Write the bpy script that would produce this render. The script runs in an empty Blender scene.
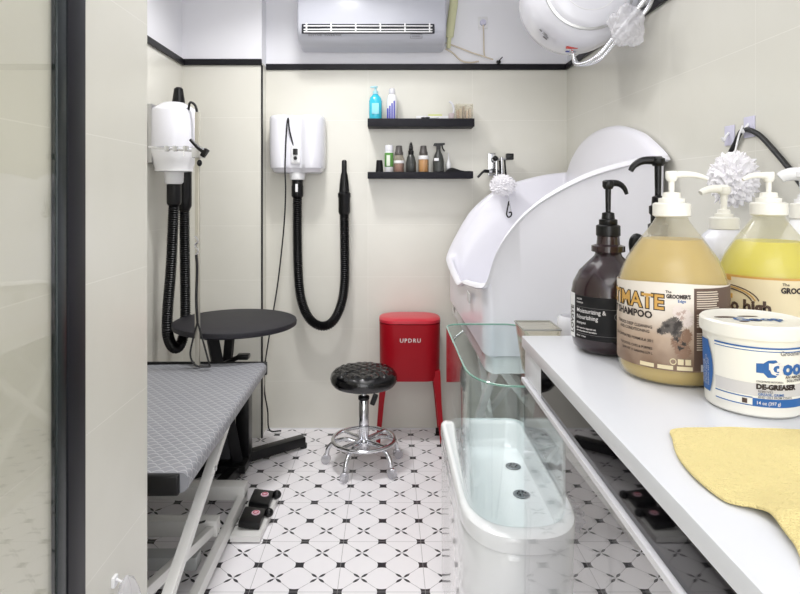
import bpy, bmesh, math, random
from mathutils import Vector, Matrix, noise
random.seed(7)
C = bpy.context.scene.collection
PI = math.pi
H = 1.357            # camera height
HC = 1.074           # worktop height

# ------------------------------------------------------------------ helpers
def lin(c):
    return tuple(((v/255)/12.92 if v/255 <= .04045 else ((v/255+.055)/1.055)**2.4) for v in c)
MATS = {}
def mat(name, rgb, rough=.4, metal=0, spec=.5, trans=0, coat=0, sub=0, bump=0, bscale=40, ior=1.5, alpha=1, emis=None):
    m = bpy.data.materials.new(name); m.use_nodes = True
    nt = m.node_tree; p = nt.nodes['Principled BSDF']
    p.inputs['Base Color'].default_value = (*lin(rgb), 1)
    p.inputs['Roughness'].default_value = rough
    p.inputs['Metallic'].default_value = metal
    p.inputs['Specular IOR Level'].default_value = spec
    p.inputs['Transmission Weight'].default_value = trans
    p.inputs['Coat Weight'].default_value = coat
    p.inputs['IOR'].default_value = ior
    p.inputs['Alpha'].default_value = alpha
    # gentle procedural colour variation
    if bump:
        tc = nt.nodes.new('ShaderNodeTexCoord'); n = nt.nodes.new('ShaderNodeTexNoise'); n.inputs['Scale'].default_value = bscale
        nt.links.new(tc.outputs['Object'], n.inputs['Vector'])
        b = nt.nodes.new('ShaderNodeBump'); b.inputs['Strength'].default_value = bump; b.inputs['Distance'].default_value = .01
        nt.links.new(n.outputs['Fac'], b.inputs['Height']); nt.links.new(b.outputs['Normal'], p.inputs['Normal'])
    MATS[name] = m
    return m

def thin_glass(name, tint, ior=1.5, rough=0.0, opac=0.0, body=(255,255,255), k=1.0):
    m = bpy.data.materials.new(name); m.use_nodes = True
    nt = m.node_tree; nt.nodes.clear()
    out = nt.nodes.new('ShaderNodeOutputMaterial')
    tr = nt.nodes.new('ShaderNodeBsdfTransparent'); tr.inputs[0].default_value = (*lin(tint), 1)
    gl = nt.nodes.new('ShaderNodeBsdfGlossy'); gl.inputs['Roughness'].default_value = rough; gl.inputs['Color'].default_value = (1,1,1,1)
    f0 = ((ior-1)/(ior+1))**2                    # Schlick reflectance, the same from both sides of the sheet
    lw = nt.nodes.new('ShaderNodeLayerWeight'); d = N(nt)
    mx = nt.nodes.new('ShaderNodeMixShader')
    nt.links.new(d.m('ADD', f0*k, d.m('MULTIPLY', k*(1-f0), d.m('POWER', lw.outputs['Facing'], 5))), mx.inputs[0])
    if opac > 0:
        df = nt.nodes.new('ShaderNodeBsdfDiffuse'); df.inputs[0].default_value = (*lin(body), 1)
        tl = nt.nodes.new('ShaderNodeBsdfTranslucent'); tl.inputs[0].default_value = (*lin(body), 1)
        m1 = nt.nodes.new('ShaderNodeMixShader'); m1.inputs[0].default_value = .5
        nt.links.new(df.outputs[0], m1.inputs[1]); nt.links.new(tl.outputs[0], m1.inputs[2])
        m2 = nt.nodes.new('ShaderNodeMixShader'); m2.inputs[0].default_value = opac
        nt.links.new(tr.outputs[0], m2.inputs[1]); nt.links.new(m1.outputs[0], m2.inputs[2])
        nt.links.new(m2.outputs[0], mx.inputs[1])
    else:
        nt.links.new(tr.outputs[0], mx.inputs[1])
    nt.links.new(gl.outputs[0], mx.inputs[2]); nt.links.new(mx.outputs[0], out.inputs[0])
    MATS[name] = m
    return m

class N:      # tiny node-math DSL
    def __init__(s, nt): s.nt = nt
    def m(s, op, a, b=None, c=None):
        n = s.nt.nodes.new('ShaderNodeMath'); n.operation = op
        for i, v in enumerate((a, b, c)):
            if v is None: continue
            if isinstance(v, (int, float)): n.inputs[i].default_value = v
            else: s.nt.links.new(v, n.inputs[i])
        return n.outputs[0]
    def pos(s):
        g = s.nt.nodes.new('ShaderNodeNewGeometry'); x = s.nt.nodes.new('ShaderNodeSeparateXYZ')
        s.nt.links.new(g.outputs['Position'], x.inputs[0]); return x.outputs, g
    def mix(s, f, a, b):
        n = s.nt.nodes.new('ShaderNodeMix'); n.data_type = 'RGBA'
        if isinstance(f, (int, float)): n.inputs[0].default_value = f
        else: s.nt.links.new(f, n.inputs[0])
        for k, v in ((6, a), (7, b)):
            if isinstance(v, tuple): n.inputs[k].default_value = (*v, 1)
            else: s.nt.links.new(v, n.inputs[k])
        return n.outputs[2]

def wall_mat(name, axis, off):
    """cream tile up to the black trim, white paint above; grout 0.3 x 0.6"""
    m = bpy.data.materials.new(name); m.use_nodes = True; nt = m.node_tree; p = nt.nodes['Principled BSDF']
    d = N(nt); (xyz, g) = d.pos(); u = xyz[axis]; z = xyz[2]
    def line(c, per, o, w):
        t = d.m('MODULO', d.m('ADD', d.m('SUBTRACT', c, o), 60*per), per)
        t = d.m('MINIMUM', t, d.m('SUBTRACT', per, t))
        return d.m('LESS_THAN', t, w)
    gr = d.m('MAXIMUM', line(z, .3, .275, .0011), line(u, .6, off, .0011))
    up = d.m('GREATER_THAN', z, 2.08)
    gr = d.m('MULTIPLY', gr, d.m('SUBTRACT', 1, up))
    nz = nt.nodes.new('ShaderNodeTexNoise'); nz.inputs['Scale'].default_value = 3.0; nz.inputs['Detail'].default_value = 5; nz.inputs['Distortion'].default_value = 1.5
    nt.links.new(g.outputs['Position'], nz.inputs['Vector'])
    tile = d.mix(nz.outputs['Fac'], lin((228,226,217)), lin((222,220,210)))
    c = d.mix(gr, tile, lin((236,234,226)))
    c = d.mix(up, c, lin((242,242,247)))
    nt.links.new(c, p.inputs['Base Color'])
    r = d.m('ADD', .22, d.m('MULTIPLY', up, .45)); nt.links.new(r, p.inputs['Roughness'])
    b = nt.nodes.new('ShaderNodeBump'); b.inputs['Strength'].default_value = .25; b.inputs['Distance'].default_value = .002
    nt.links.new(d.m('SUBTRACT', 1, gr), b.inputs['Height']); nt.links.new(b.outputs['Normal'], p.inputs['Normal'])
    return m

def floor_mat():
    m = bpy.data.materials.new('patterned_floor_tile'); m.use_nodes = True; nt = m.node_tree; p = nt.nodes['Principled BSDF']
    d = N(nt); (xyz, g) = d.pos(); per = .15
    def cell(c, o):
        t = d.m('MODULO', d.m('ADD', d.m('SUBTRACT', c, o), 60*per + per/2), per)
        return d.m('ABSOLUTE', d.m('SUBTRACT', d.m('DIVIDE', t, per), .5))
    a = cell(xyz[0], -.0226); b = cell(xyz[1], 2.375)
    mx = d.m('MAXIMUM', a, b); mn = d.m('MINIMUM', a, b); df = d.m('SUBTRACT', mx, mn)
    t = d.m('MULTIPLY', d.m('ADD', a, b), .5)
    sq = d.m('LESS_THAN', d.m('SUBTRACT', mx, d.m('MULTIPLY', d.m('MULTIPLY', mn, mn), 1.6)), .098)
    ln = d.m('LESS_THAN', df, .009)
    k = d.m('DIVIDE', d.m('SUBTRACT', t, .405), .078)
    w = d.m('MULTIPLY', .048, d.m('SUBTRACT', 1, d.m('MULTIPLY', k, k)))
    pet = d.m('LESS_THAN', df, w)
    def line(c, o):
        q = d.m('MODULO', d.m('ADD', d.m('SUBTRACT', c, o), 18), .3)
        q = d.m('MINIMUM', q, d.m('SUBTRACT', .3, q)); return d.m('LESS_THAN', q, .0011)
    gr = d.m('MAXIMUM', line(xyz[0], .1274), line(xyz[1], 2.375))
    nz = nt.nodes.new('ShaderNodeTexNoise'); nz.inputs['Scale'].default_value = 2.5
    nt.links.new(g.outputs['Position'], nz.inputs['Vector'])
    base = d.mix(nz.outputs['Fac'], lin((249,246,248)), lin((243,240,244)))
    base = d.mix(d.m('MULTIPLY', ln, .6), base, lin((70,70,74)))
    base = d.mix(d.m('MAXIMUM', sq, pet), base, lin((44,43,48)))
    base = d.mix(d.m('MULTIPLY', gr, .75), base, lin((165,163,163)))
    nt.links.new(base, p.inputs['Base Color']); p.inputs['Roughness'].default_value = .3
    return m

def rubber_mat():
    m = bpy.data.materials.new('grey_textured_rubber'); m.use_nodes = True; nt = m.node_tree; p = nt.nodes['Principled BSDF']
    d = N(nt); (xyz, g) = d.pos()
    sx, sy = .036, .022
    # scalloped rows: row index shifts the arcs by half a cell
    v = d.m('DIVIDE', xyz[1], sy)
    row = d.m('FLOOR', v); fv = d.m('SUBTRACT', v, row)
    u = d.m('ADD', d.m('DIVIDE', d.m('SUBTRACT', xyz[0], d.m('MULTIPLY', xyz[2], 1.0)), sx), d.m('MULTIPLY', d.m('MODULO', d.m('ADD', row, 200), 2), .5))
    fu = d.m('SUBTRACT', d.m('SUBTRACT', u, d.m('FLOOR', u)), .5)
    arc = d.m('ABSOLUTE', d.m('SUBTRACT', fv, d.m('SUBTRACT', .85, d.m('MULTIPLY', d.m('MULTIPLY', fu, fu), 2.6))))
    l = d.m('LESS_THAN', arc, .11)
    nz = nt.nodes.new('ShaderNodeTexNoise'); nz.inputs['Scale'].default_value = 9
    nt.links.new(g.outputs['Position'], nz.inputs['Vector'])
    c = d.mix(nz.outputs['Fac'], lin((128,129,135)), lin((142,143,148)))
    c = d.mix(l, c, lin((172,173,178)))
    nt.links.new(c, p.inputs['Base Color']); p.inputs['Roughness'].default_value = .42
    b = nt.nodes.new('ShaderNodeBump'); b.inputs['Strength'].default_value = .5; b.inputs['Distance'].default_value = .002
    nt.links.new(l, b.inputs['Height']); nt.links.new(b.outputs['Normal'], p.inputs['Normal'])
    return m

def catmull(pts, n=8, closed=False):
    P = [Vector(p) for p in pts]; out = []
    L = len(P); rng = range(L if closed else L-1)
    for i in rng:
        p1, p2 = P[i], P[(i+1) % L]
        p0 = P[i-1] if (closed or i > 0) else p1*2-p2
        p3 = P[(i+2) % L] if (closed or i+2 < L) else p2*2-p1
        for k in range(n):
            t = k/n
            out.append(.5*((2*p1)+(p2-p0)*t+(2*p0-5*p1+4*p2-p3)*t*t+(3*p1-p0-3*p2+p3)*t**3))
    if not closed: out.append(P[-1])
    return out

class MB:
    def __init__(s): s.bm = bmesh.new()
    def box(s, c, d, bev=0, rot=None, seg=2):
        M = Matrix.Translation(c) @ (rot.to_4x4() if rot else Matrix()) @ Matrix.Diagonal((*d, 1))
        r = bmesh.ops.create_cube(s.bm, size=1, matrix=M)
        if bev:
            es = list({e for v in r['verts'] for e in v.link_edges})
            bmesh.ops.bevel(s.bm, geom=es, offset=bev, segments=seg, affect='EDGES', profile=.6)
        return s
    def b2(s, x0, x1, y0, y1, z0, z1, bev=0, seg=2):
        return s.box(((x0+x1)/2, (y0+y1)/2, (z0+z1)/2), (abs(x1-x0), abs(y1-y0), abs(z1-z0)), bev, None, seg)
    def rings(s, R, close_u=True, cap=True):
        V = [[s.bm.verts.new(p) for p in ring] for ring in R]
        n = len(V[0])
        for a, b in zip(V, V[1:]):
            for i in range(n if close_u else n-1):
                j = (i+1) % n
                try: s.bm.faces.new((a[i], a[j], b[j], b[i]))
                except ValueError: pass
        if cap and close_u:
            s.bm.faces.new(V[0][::-1]); s.bm.faces.new(V[-1])
        return V
    def tube(s, pts, r, seg=10, cap=True, closed=False):
        P = [Vector(p) for p in pts]; n = len(P)
        rs = r if isinstance(r, (list, tuple)) else [r]*n
        T = []
        for i in range(n):
            a = P[i-1] if (i > 0 or closed) else P[0]; b = P[(i+1) % n] if (i < n-1 or closed) else P[-1]
            t = b-a
            T.append(t.normalized() if t.length > 1e-9 else Vector((0,0,1)))
        up = Vector((0,0,1)) if abs(T[0].z) < .9 else Vector((1,0,0))
        nn = (up - T[0]*up.dot(T[0])).normalized(); R = []
        for i in range(n):
            nn = (nn - T[i]*nn.dot(T[i])).normalized(); bb = T[i].cross(nn)
            R.append([P[i] + (nn*math.cos(2*PI*k/seg) + bb*math.sin(2*PI*k/seg))*rs[i] for k in range(seg)])
        if closed: R.append(R[0][:]); s.rings(R, True, False); bmesh.ops.remove_doubles(s.bm, verts=s.bm.verts, dist=1e-6)
        else: s.rings(R, True, cap)
        return s
    def bar(s, p0, p1, w, h=None, bev=.003):
        """rectangular bar between two points, w sideways, h across"""
        p0, p1 = Vector(p0), Vector(p1); d = p1-p0; q = d.to_track_quat('Y', 'Z').to_matrix()
        return s.box((p0+p1)/2, (w, d.length, h or w), bev, q)
    def cyl(s, p0, p1, r0, r1=None, seg=24):
        return s.tube([p0, p1], [r0, r0 if r1 is None else r1], seg)
    def lathe(s, prof, c=(0,0,0), seg=40, sx=1, sy=1):
        c = Vector(c)
        R = [[c + Vector((max(r,1e-4)*math.cos(2*PI*k/seg)*sx, max(r,1e-4)*math.sin(2*PI*k/seg)*sy, z)) for k in range(seg)] for r, z in prof]
        s.rings(R); return s
    def lathe_dir(s, prof, c, axis, seg=40):
        q = Vector(axis).normalized().to_track_quat('Z', 'Y').to_matrix(); c = Vector(c)
        R = [[c + q @ Vector((max(r,1e-4)*math.cos(2*PI*k/seg), max(r,1e-4)*math.sin(2*PI*k/seg), z)) for k in range(seg)] for r, z in prof]
        s.rings(R); return s
    def ball(s, c, r, sc=(1,1,1), u=20, v=12):
        bmesh.ops.create_uvsphere(s.bm, u_segments=u, v_segments=v, radius=r, matrix=Matrix.Translation(c) @ Matrix.Diagonal((*sc,1))); return s
    def torus(s, c, R, r, n=48, seg=10, sx=1, sy=1):
        return s.tube([(c[0]+R*sx*math.cos(2*PI*k/n), c[1]+R*sy*math.sin(2*PI*k/n), c[2]) for k in range(n)], r, seg, closed=True)
    def prism(s, outline, dvec):
        """outline: list of 3D points, extruded by dvec"""
        a = [Vector(p) for p in outline]; b = [p+Vector(dvec) for p in a]
        s.rings([a, b]); return s
    def build(s, name, material, parent=None, smooth=True, angle=40):
        bmesh.ops.recalc_face_normals(s.bm, faces=s.bm.faces)
        me = bpy.data.meshes.new(name); s.bm.to_mesh(me); s.bm.free()
        o = bpy.data.objects.new(name, me); C.objects.link(o)
        if material: me.materials.append(material)
        if smooth:
            for p in me.polygons: p.use_smooth = True
            try: me.set_sharp_from_angle(angle=math.radians(angle))
            except Exception: pass
        if parent:
            o.parent = parent
            o.matrix_parent_inverse = Matrix.Translation(parent.location).inverted()
        return o

def thing(name, label, cat, loc=(0,0,0), group=None):
    o = bpy.data.objects.new(name, None); C.objects.link(o); o.location = loc; o.empty_display_size = .05
    o['label'] = label; o['category'] = cat
    if group: o['group'] = group
    return o
def tag(o, label, cat, group=None):
    o['label'] = label; o['category'] = cat
    if group: o['group'] = group
    return o
def struct(o): o['kind'] = 'structure'; return o

def text_mb(body, size, fn, bold=0.0, sx=1.0, align='LEFT', res=2, spacing=1.0):
    """text outline as faces; every vertex (u right, v up) is sent through fn(u, v) -> 3D point"""
    cu = bpy.data.curves.new('t', 'FONT'); cu.body = body; cu.size = size; cu.align_x = align; cu.resolution_u = res
    cu.offset = bold; cu.space_character = spacing
    ob = bpy.data.objects.new('t', cu); C.objects.link(ob)
    me = bpy.data.meshes.new_from_object(ob.evaluated_get(bpy.context.evaluated_depsgraph_get()))
    bpy.data.objects.remove(ob)
    mb = MB(); mb.bm.from_mesh(me)
    for v in mb.bm.verts: v.co = Vector(fn(v.co.x*sx, v.co.y))
    return mb
def add_mb(a, b):
    me = bpy.data.meshes.new('x'); b.bm.to_mesh(me); a.bm.from_mesh(me); bpy.data.meshes.remove(me); b.bm.free(); return a

def cyl_map(cx, cy, face, r, z0):
    """(u,v) on a cylinder; face = angle of the direction facing the viewer"""
    def f(u, v):
        a = face + u/r
        return (cx + r*math.cos(a), cy + r*math.sin(a), z0 + v)
    return f
def band(cx, cy, face, r, u0, u1, v0, v1, n=40, top=None, bot=None):
    """curved label patch with a little thickness"""
    mb = MB(); f = cyl_map(cx, cy, face, r, 0); g = cyl_map(cx, cy, face, 1, 0)
    R = []
    for k in range(n+1):
        u = u0 + (u1-u0)*k/n; t = k/n
        a0 = v0 if bot is None else bot(t); a1 = v1 if top is None else top(t)
        ang = face + u/r
        def pt(rr, z): return (cx+rr*math.cos(ang), cy+rr*math.sin(ang), z)
        R.append([pt(r-.0006, a0), pt(r, a0), pt(r, a1), pt(r-.0006, a1)])
    mb.rings(R); return mb

# ------------------------------------------------------------------ materials
M_back = wall_mat('back_wall_tile', 0, -.115)
M_side = wall_mat('side_wall_tile', 1, 3.51)
M_floor = floor_mat(); M_rubber = rubber_mat()
M_ceil = mat('ceiling_paint', (240,240,240), .8)
M_trim = mat('black_trim', (16,15,20), .4, spec=.3)
M_door = mat('black_aluminium', (18,18,26), .4, .2, spec=.3)
M_dooredge = mat('dark_green_edge', (30,38,40), .25, .3)
M_white = mat('white_plastic', (229,229,236), .22, coat=.3)
M_white2 = mat('soft_white_plastic', (236,236,238), .4)
M_acr = mat('white_acrylic', (242,244,246), .12, coat=.5)
M_tub = mat('pearl_white_tub', (240,239,247), .3, coat=.3)
M_lam = mat('white_laminate', (224,226,232), .25)
M_metalw = mat('white_painted_steel', (228,227,224), .35, coat=.2)
M_black = mat('black_plastic', (10,10,12), .32, spec=.35)
M_blackm = mat('matte_black', (14,14,17), .6, spec=.3)
M_hose = mat('black_hose_rubber', (9,9,11), .38, spec=.35)
M_leather = mat('black_leather', (6,6,9), .18, coat=.4, bump=.12, bscale=160)
M_tabletop = mat('black_rubber_top', (32,31,38), .5, spec=.35, bump=.3, bscale=400)
M_chrome = mat('chrome', (225,226,230), .12, 1)
M_steel = mat('brushed_steel', (190,190,190), .32, 1)
M_drain = mat('dull_drain_steel', (120,124,128), .4, .4)
M_ac = mat('air_conditioner_white', (200,202,212), .3)
M_pole = mat('pole_aluminium', (200,196,184), .35, .6)
M_red = mat('red_lacquer', (160,3,24), .4, spec=.3)
M_redlid = mat('red_lid', (200,40,58), .35, coat=.1)
M_shelf = mat('black_shelf', (17,16,25), .55, spec=.3)
M_glass = thin_glass('clear_glass', (255,255,255), 1.5, k=.32)
M_glassedge = mat('green_glass_edge', (120,165,150), .1, spec=.8)
M_tubglass = thin_glass('tub_glass', (250,254,254), 1.45)
M_pane = thin_glass('door_glass', (255,255,253), 1.5)
M_blackglass = mat('black_gloss_panel', (10,9,12), .03, ior=1.6, spec=.5)
M_alu = mat('silver_strip', (232,232,238), .35, .15)
M_purple = mat('dark_plum_bottle', (34,10,18), .22, coat=.5)
M_darklabel = mat('charcoal_label', (16,16,19), .55, spec=.3)
M_text = mat('white_print', (225,222,222), .6)
M_grey_t = mat('grey_print', (120,118,120), .6)
M_brownp = mat('brown_print', (84,66,56), .6)
M_darkp = mat('dark_print', (50,40,38), .6)
M_gold = mat('gold_print', (206,160,84), .5)
M_jugshell = thin_glass('milky_jug', (252,251,246), 1.4, .2, .26, (226,224,210))
M_liq1 = mat('amber_shampoo', (200,172,92), .35)
M_liq2 = mat('bright_yellow_shampoo', (222,210,44), .35)
M_label = mat('tan_label', (218,206,190), .45)
M_label2 = mat('cream_label', (226,212,176), .45)
M_labelbr = mat('brown_label_panel', (96,76,66), .5)
M_whitepump = mat('ivory_pump', (240,238,230), .35)
M_tubwhite = mat('white_pail', (238,236,228), .35)
M_blue = mat('blue_print', (36,96,164), .5)
M_greyp = mat('pale_grey_print', (206,204,204), .5)
M_cloth = mat('yellow_microfibre', (238,220,156), .9, bump=.6, bscale=350)
M_under = mat('beige_cloth_underside', (205,175,115), .9)
M_loofah = mat('white_mesh_puff', (246,244,248), .7)
M_cord = mat('black_cord', (20,20,22), .5)
M_bluevalve = mat('blue_valve', (38,52,150), .4)
M_redvalve = mat('red_valve', (200,50,40), .4)
M_yfoam = mat('yellow_green_foam_wrap', (222,222,180), .7)
M_cable = mat('beige_cable', (214,202,184), .5)
M_bag = thin_glass('plastic_bag', (250,250,250), 1.5, .15, .4, (244,243,248))
M_clear = thin_glass('clear_plastic', (250,249,244), 1.45, .05, .2, (228,222,208))
M_caster = thin_glass('clear_caster', (250,250,252), 1.45, .1, .4, (228,228,232))
M_vent = mat('dark_vent', (28,30,40), .5)
M_lilac = mat('pale_lilac_plastic', (214,212,232), .4)
M_dark_switch = mat('switch_black', (20,20,22), .3)
M_greyoval = mat('grey_plastic', (120,126,136), .4)

# ------------------------------------------------------------------ setting
XL, XR, ZB, ZC = -1.14, 1.03, 3.51, 2.75
YF = -1.6
def slab(name, a, m, bev=0): return struct(MB().b2(*a, bev).build(name, m, None, False))
slab('floor', (-1.4, 1.3, YF-.1, ZB+.1, -.1, 0), M_floor)
slab('ceiling', (-1.4, 1.3, YF-.1, ZB+.1, ZC, ZC+.1), M_ceil)
slab('wall_back', (XL, XR, ZB, ZB+.1, 0, ZC), M_back)
slab('wall_alcove', (XL, -.70, 3.38, ZB, 0, ZC), M_back)
slab('wall_left', (XL-.1, XL, 1.52, ZB+.1, 0, ZC), M_side)
slab('wall_right', (XR, XR+.1, YF, ZB+.1, 0, ZC), M_side)
slab('wall_partition', (XL-.1, -.60, 1.208, 1.52, 0, ZC), M_side)
slab('wall_front', (XL-.1, XR+.1, YF-.1, YF, 0, ZC), M_ceil)
slab('wall_entry', (-.80, -.612, YF, 1.208, 0, ZC), M_side)
# black trims between tile and paint
slab('trim_1', (-.70, XR, 3.497, ZB, 2.064, 2.098, .002), M_trim)
slab('trim_2', (XL, -.698, 3.367, 3.38, 2.064, 2.098, .002), M_trim)
slab('trim_3', (XL, XL+.013, 1.52, 3.38, 2.064, 2.098, .002), M_trim)
slab('trim_4', (XR-.013, XR, YF, 3.497, 2.064, 2.098, .002), M_trim)
slab('trim_5', (-.702, -.6935, 3.372, 3.386, 0, 2.064, .002), M_trim)
slab('baseboard_back', (-.69, XR, 3.504, ZB, 0, .006), M_white2)
# sliding door: black frame and tall pane
df = struct(MB().b2(-.611, -.597, 1.140, 1.206, 0.0, 2.45, .003).build('door_1', M_door, None))
e = MB().b2(-.611, -.599, 1.106, 1.139, 0.0, 2.45, .002).build('frame_edge', M_dooredge, df)
g = MB().b2(-.608, -.602, .0, 1.106, .06, 2.40).build('pane', M_pane, df, False)
g = MB().b2(-.611, -.600, .0, 1.106, .0, .058, .002).build('bottom_rail', M_door, df)
g = MB().b2(-.611, -.600, .0, 1.106, 2.402, 2.45, .002).build('top_rail', M_door, df)

# ------------------------------------------------------------------ air conditioner
def air_con():
    t = thing('air_conditioner', 'white wall-mounted split air conditioner above the black trim', 'air conditioner', (-.09, 3.51, 2.17))
    x0, x1 = -.49, .315
    prof = [(3.505,2.185),(3.505,2.46),(3.33,2.46),(3.285,2.43),(3.27,2.36),(3.272,2.27),(3.29,2.215),(3.335,2.18),(3.42,2.172)]
    prof = [(p.x, p.y) for p in catmull([(a,b,0) for a,b in prof], 3, True)]
    mb = MB(); R = []
    for x, s in ((x0,.93),(x0+.006,.975),(x0+.016,1),(x1-.016,1),(x1-.006,.975),(x1,.93)):
        R.append([(x, 3.505+(a-3.505)*s, 2.31+(b-2.31)*s) for a, b in prof])
    mb.rings(R); mb.build('body', M_ac, t)
    # outlet recess and louvres sit on the curved front foot
    v = MB().box((-.107, 3.279, 2.247), (.715, .012, .066), .004).build('air_outlet', M_vent, t)
    for z in (2.252, 2.2335, 2.2205):
        MB().box((-.107, 3.270, z), (.69, .010, .006), .002).build('louvre', M_white2, v)
    for k in range(6):
        MB().box((-.107-.33+.132*k, 3.271, 2.245), (.008, .008, .046), .001).build('vane', M_white2, v)
    fm = lambda u, vv: (-.43+u, 3.2915-vv*.55, 2.204+vv)
    text_mb('BESTAIR  INVERTER', .013, fm, sx=1.6).build('lettering', M_grey_t, t, False)
    s = MB()
    for a in ((.120,.185,2.2125,2.2140),(.120,.185,2.1935,2.1950),(.120,.1215,2.1935,2.2140),(.1835,.185,2.1935,2.2140),(.13,.175,2.2030,2.2045)):
        y = 3.288+(2.215-a[2])*.5
        s.b2(a[0],a[1],y-.002,y+.001,a[2],a[3])
    s.build('energy_sticker', M_grey_t, t, False)
air_con()
o = MB().tube(catmull([(.345,3.485,2.185),(.350,3.48,2.25),(.362,3.475,2.35),(.375,3.475,2.45),(.38,3.475,2.6)], 8), [.012]*8+[.024]*25, 16).build('refrigerant_pipe', M_yfoam)
tag(o, 'pale yellow foam-wrapped pipe rising beside the air conditioner', 'pipe')
for pts, lb in (([(.33,3.50,2.183),(.37,3.495,2.16),(.42,3.495,2.115),(.47,3.495,2.105),(.52,3.498,2.112)], 'beige loose cable drooping from the air conditioner corner, lower of the two'),
            ([(.33,3.488,2.215),(.40,3.488,2.190),(.48,3.490,2.160),(.55,3.48,2.135),(.60,3.48,2.118)], 'pinkish thin cable running from the air conditioner to the trim clip')):
    tag(MB().tube(catmull(pts, 8), .0045, 6).build('loose_cable', M_cable), lb, 'cable')
t = thing('wall_socket', 'white round socket with plugged cord above the black trim', 'socket', (.545, 3.51, 2.33))
MB().box((.545,3.506,2.335),(.055,.008,.07),.003).build('face_plate', M_white2, t)
MB().cyl((.545,3.503,2.335),(.545,3.487,2.335),.019,.016).build('plug', M_lilac, t)
MB().tube(catmull([(.545,3.488,2.32),(.548,3.492,2.24),(.550,3.497,2.17),(.555,3.499,2.14)],6),.004,6).build('power_cord', M_cable, t)
t = thing('cable_clip', 'small black clip sitting on the black trim below the socket', 'clip', (.633, 3.50, 2.10))
MB().box((.633,3.494,2.107),(.024,.02,.016),.004).tube(catmull([(.633,3.492,2.112),(.645,3.49,2.125),(.655,3.492,2.135)],4),.003,6).build('clip_body', M_black, t)

# ------------------------------------------------------------------ water heater
def heater():
    cx, cz = .79, 2.178
    t = thing('water_heater', 'white barrel-shaped electric water heater hung high on the right wall', 'water heater', (cx, 2.55, cz-.23))
    prof = [(.02,0),(.10,.004),(.150,.012),(.172,.022),(.176,.030),(.182,.034),(.205,.052),(.222,.08),(.229,.12),(.23,.17),(.229,.24),(.222,.29),(.20,.335),(.15,.365),(.02,.38)]
    MB().lathe_dir(prof, (cx, 2.36, cz), (0,1,0), 64).build('tank', M_white, t)
    MB().lathe_dir([(.176,.024),(.183,.027),(.183,.034),(.176,.036)], (cx, 2.36, cz), (0,1,0), 64).build('cap_seam', M_steel, t)
    for R_ in (.06, .11):
        MB().tube([(cx+R_*math.cos(a*PI/24), 2.358+(.004 if R_<.1 else .008), cz+R_*math.sin(a*PI/24)) for a in range(48)], .002, 6, closed=True).build('cap_ring', M_white2, t)
    MB().b2(.98, 1.03, 2.44, 2.66, cz-.1, cz+.1, .005).build('wall_bracket', M_steel, t)
    # valves underneath
    for dx, dy, m, nm in ((.0,.03,M_bluevalve,'blue_valve'),(-.015,-.03,M_redvalve,'red_valve')):
        x, y = cx-.01+dx, 2.56+dy
        v = MB().cyl((x,y,cz-.235),(x,y,cz-.20),.012).build('inlet_pipe', M_chrome, t)
        MB().box((x-.01,y-.03,cz-.222),(.05,.022,.016),.006).build(nm, m, v)
    MB().ball((.622,2.47,2.25),.012,(.5,1,1)).build('plug', M_black, t)
    f = lambda u, v: (cx + .2335*math.cos(math.radians(222)+u/.2335)-0, 2.475+v, cz+.2335*math.sin(math.radians(222)+u/.2335))
    s = MB()
    for (a, b, w, h) in ((0,0,.012,.01),(.02,.01,.03,.004),(.02,-.005,.02,.004),(.03,.03,.02,.012)):
        s.rings([[f(a,b),f(a+w,b),f(a+w,b+h),f(a,b+h)],[Vector(f(a,b))*1.0005,Vector(f(a+w,b))*1.0005,Vector(f(a+w,b+h))*1.0005,Vector(f(a,b+h))*1.0005]])
    s.build('marking', M_grey_t, t, False)
    return t
HEATER = heater()
def corr(pts, r, pitch, seg=12, amp=.14, n=24):
    P = catmull(pts, n); L = [0]
    for a, b in zip(P, P[1:]): L.append(L[-1]+(b-a).length)
    tot = L[-1]; k = int(tot/pitch*2); out = []; rs = []; j = 0
    for i in range(k+1):
        s = tot*i/k
        while j < len(L)-2 and L[j+1] < s: j += 1
        t = (s-L[j])/max(1e-9, L[j+1]-L[j]); out.append(P[j].lerp(P[j+1], min(1,t))); rs.append(r*(1+(amp if i % 2 else -amp)))
    return MB().tube(out, rs, seg)
for pts, lb in (([(.785,2.59,1.94),(.80,2.55,1.895),(.86,2.48,1.90),(.92,2.40,1.98),(.99,2.33,2.06),(.995,2.2,2.14),(.99,2.05,2.16)], 'silver braided hose looping from the blue valve under the water heater'),
            ([(.765,2.53,1.94),(.775,2.50,1.885),(.83,2.42,1.90),(.90,2.32,2.0),(.96,2.22,2.09),(.97,2.1,2.115),(.985,1.95,2.135)], 'silver braided hose looping from the red valve under the water heater')):
    corr(pts, .0085, .008, 10, .1).build('braided_hose', M_chrome, HEATER)
tag(corr([(.975,2.02,2.2),(.97,1.9,2.175),(.985,1.8,2.155),(.985,1.6,2.15),(.985,1.2,2.15)], .018, .02, 14, .12).build('corrugated_pipe', M_steel), 'fat corrugated steel pipe along the right wall beside the heater', 'pipe')

def crumple(c, r, sc, amp, freq, seed, sub=5):
    bm = bmesh.new(); bmesh.ops.create_icosphere(bm, subdivisions=sub, radius=1)
    for v in bm.verts:
        n = v.co.normalized()
        d = noise.noise(n*freq+Vector((seed,0,0)))*amp + abs(noise.noise(n*freq*2.3+Vector((0,seed,0))))*amp*.8
        v.co = Vector(c)+Vector((n.x*sc[0],n.y*sc[1],n.z*sc[2]))*r*(1+d)
    mb = MB(); mb.bm.free(); mb.bm = bm; return mb
tag(crumple((.868,2.22,1.965),.046,(1.3,1,1.5),.28,1.7,3.3).build('plastic_wrap', M_bag), 'crumpled clear plastic bag wrapped round the heater hoses', 'plastic bag')

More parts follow.
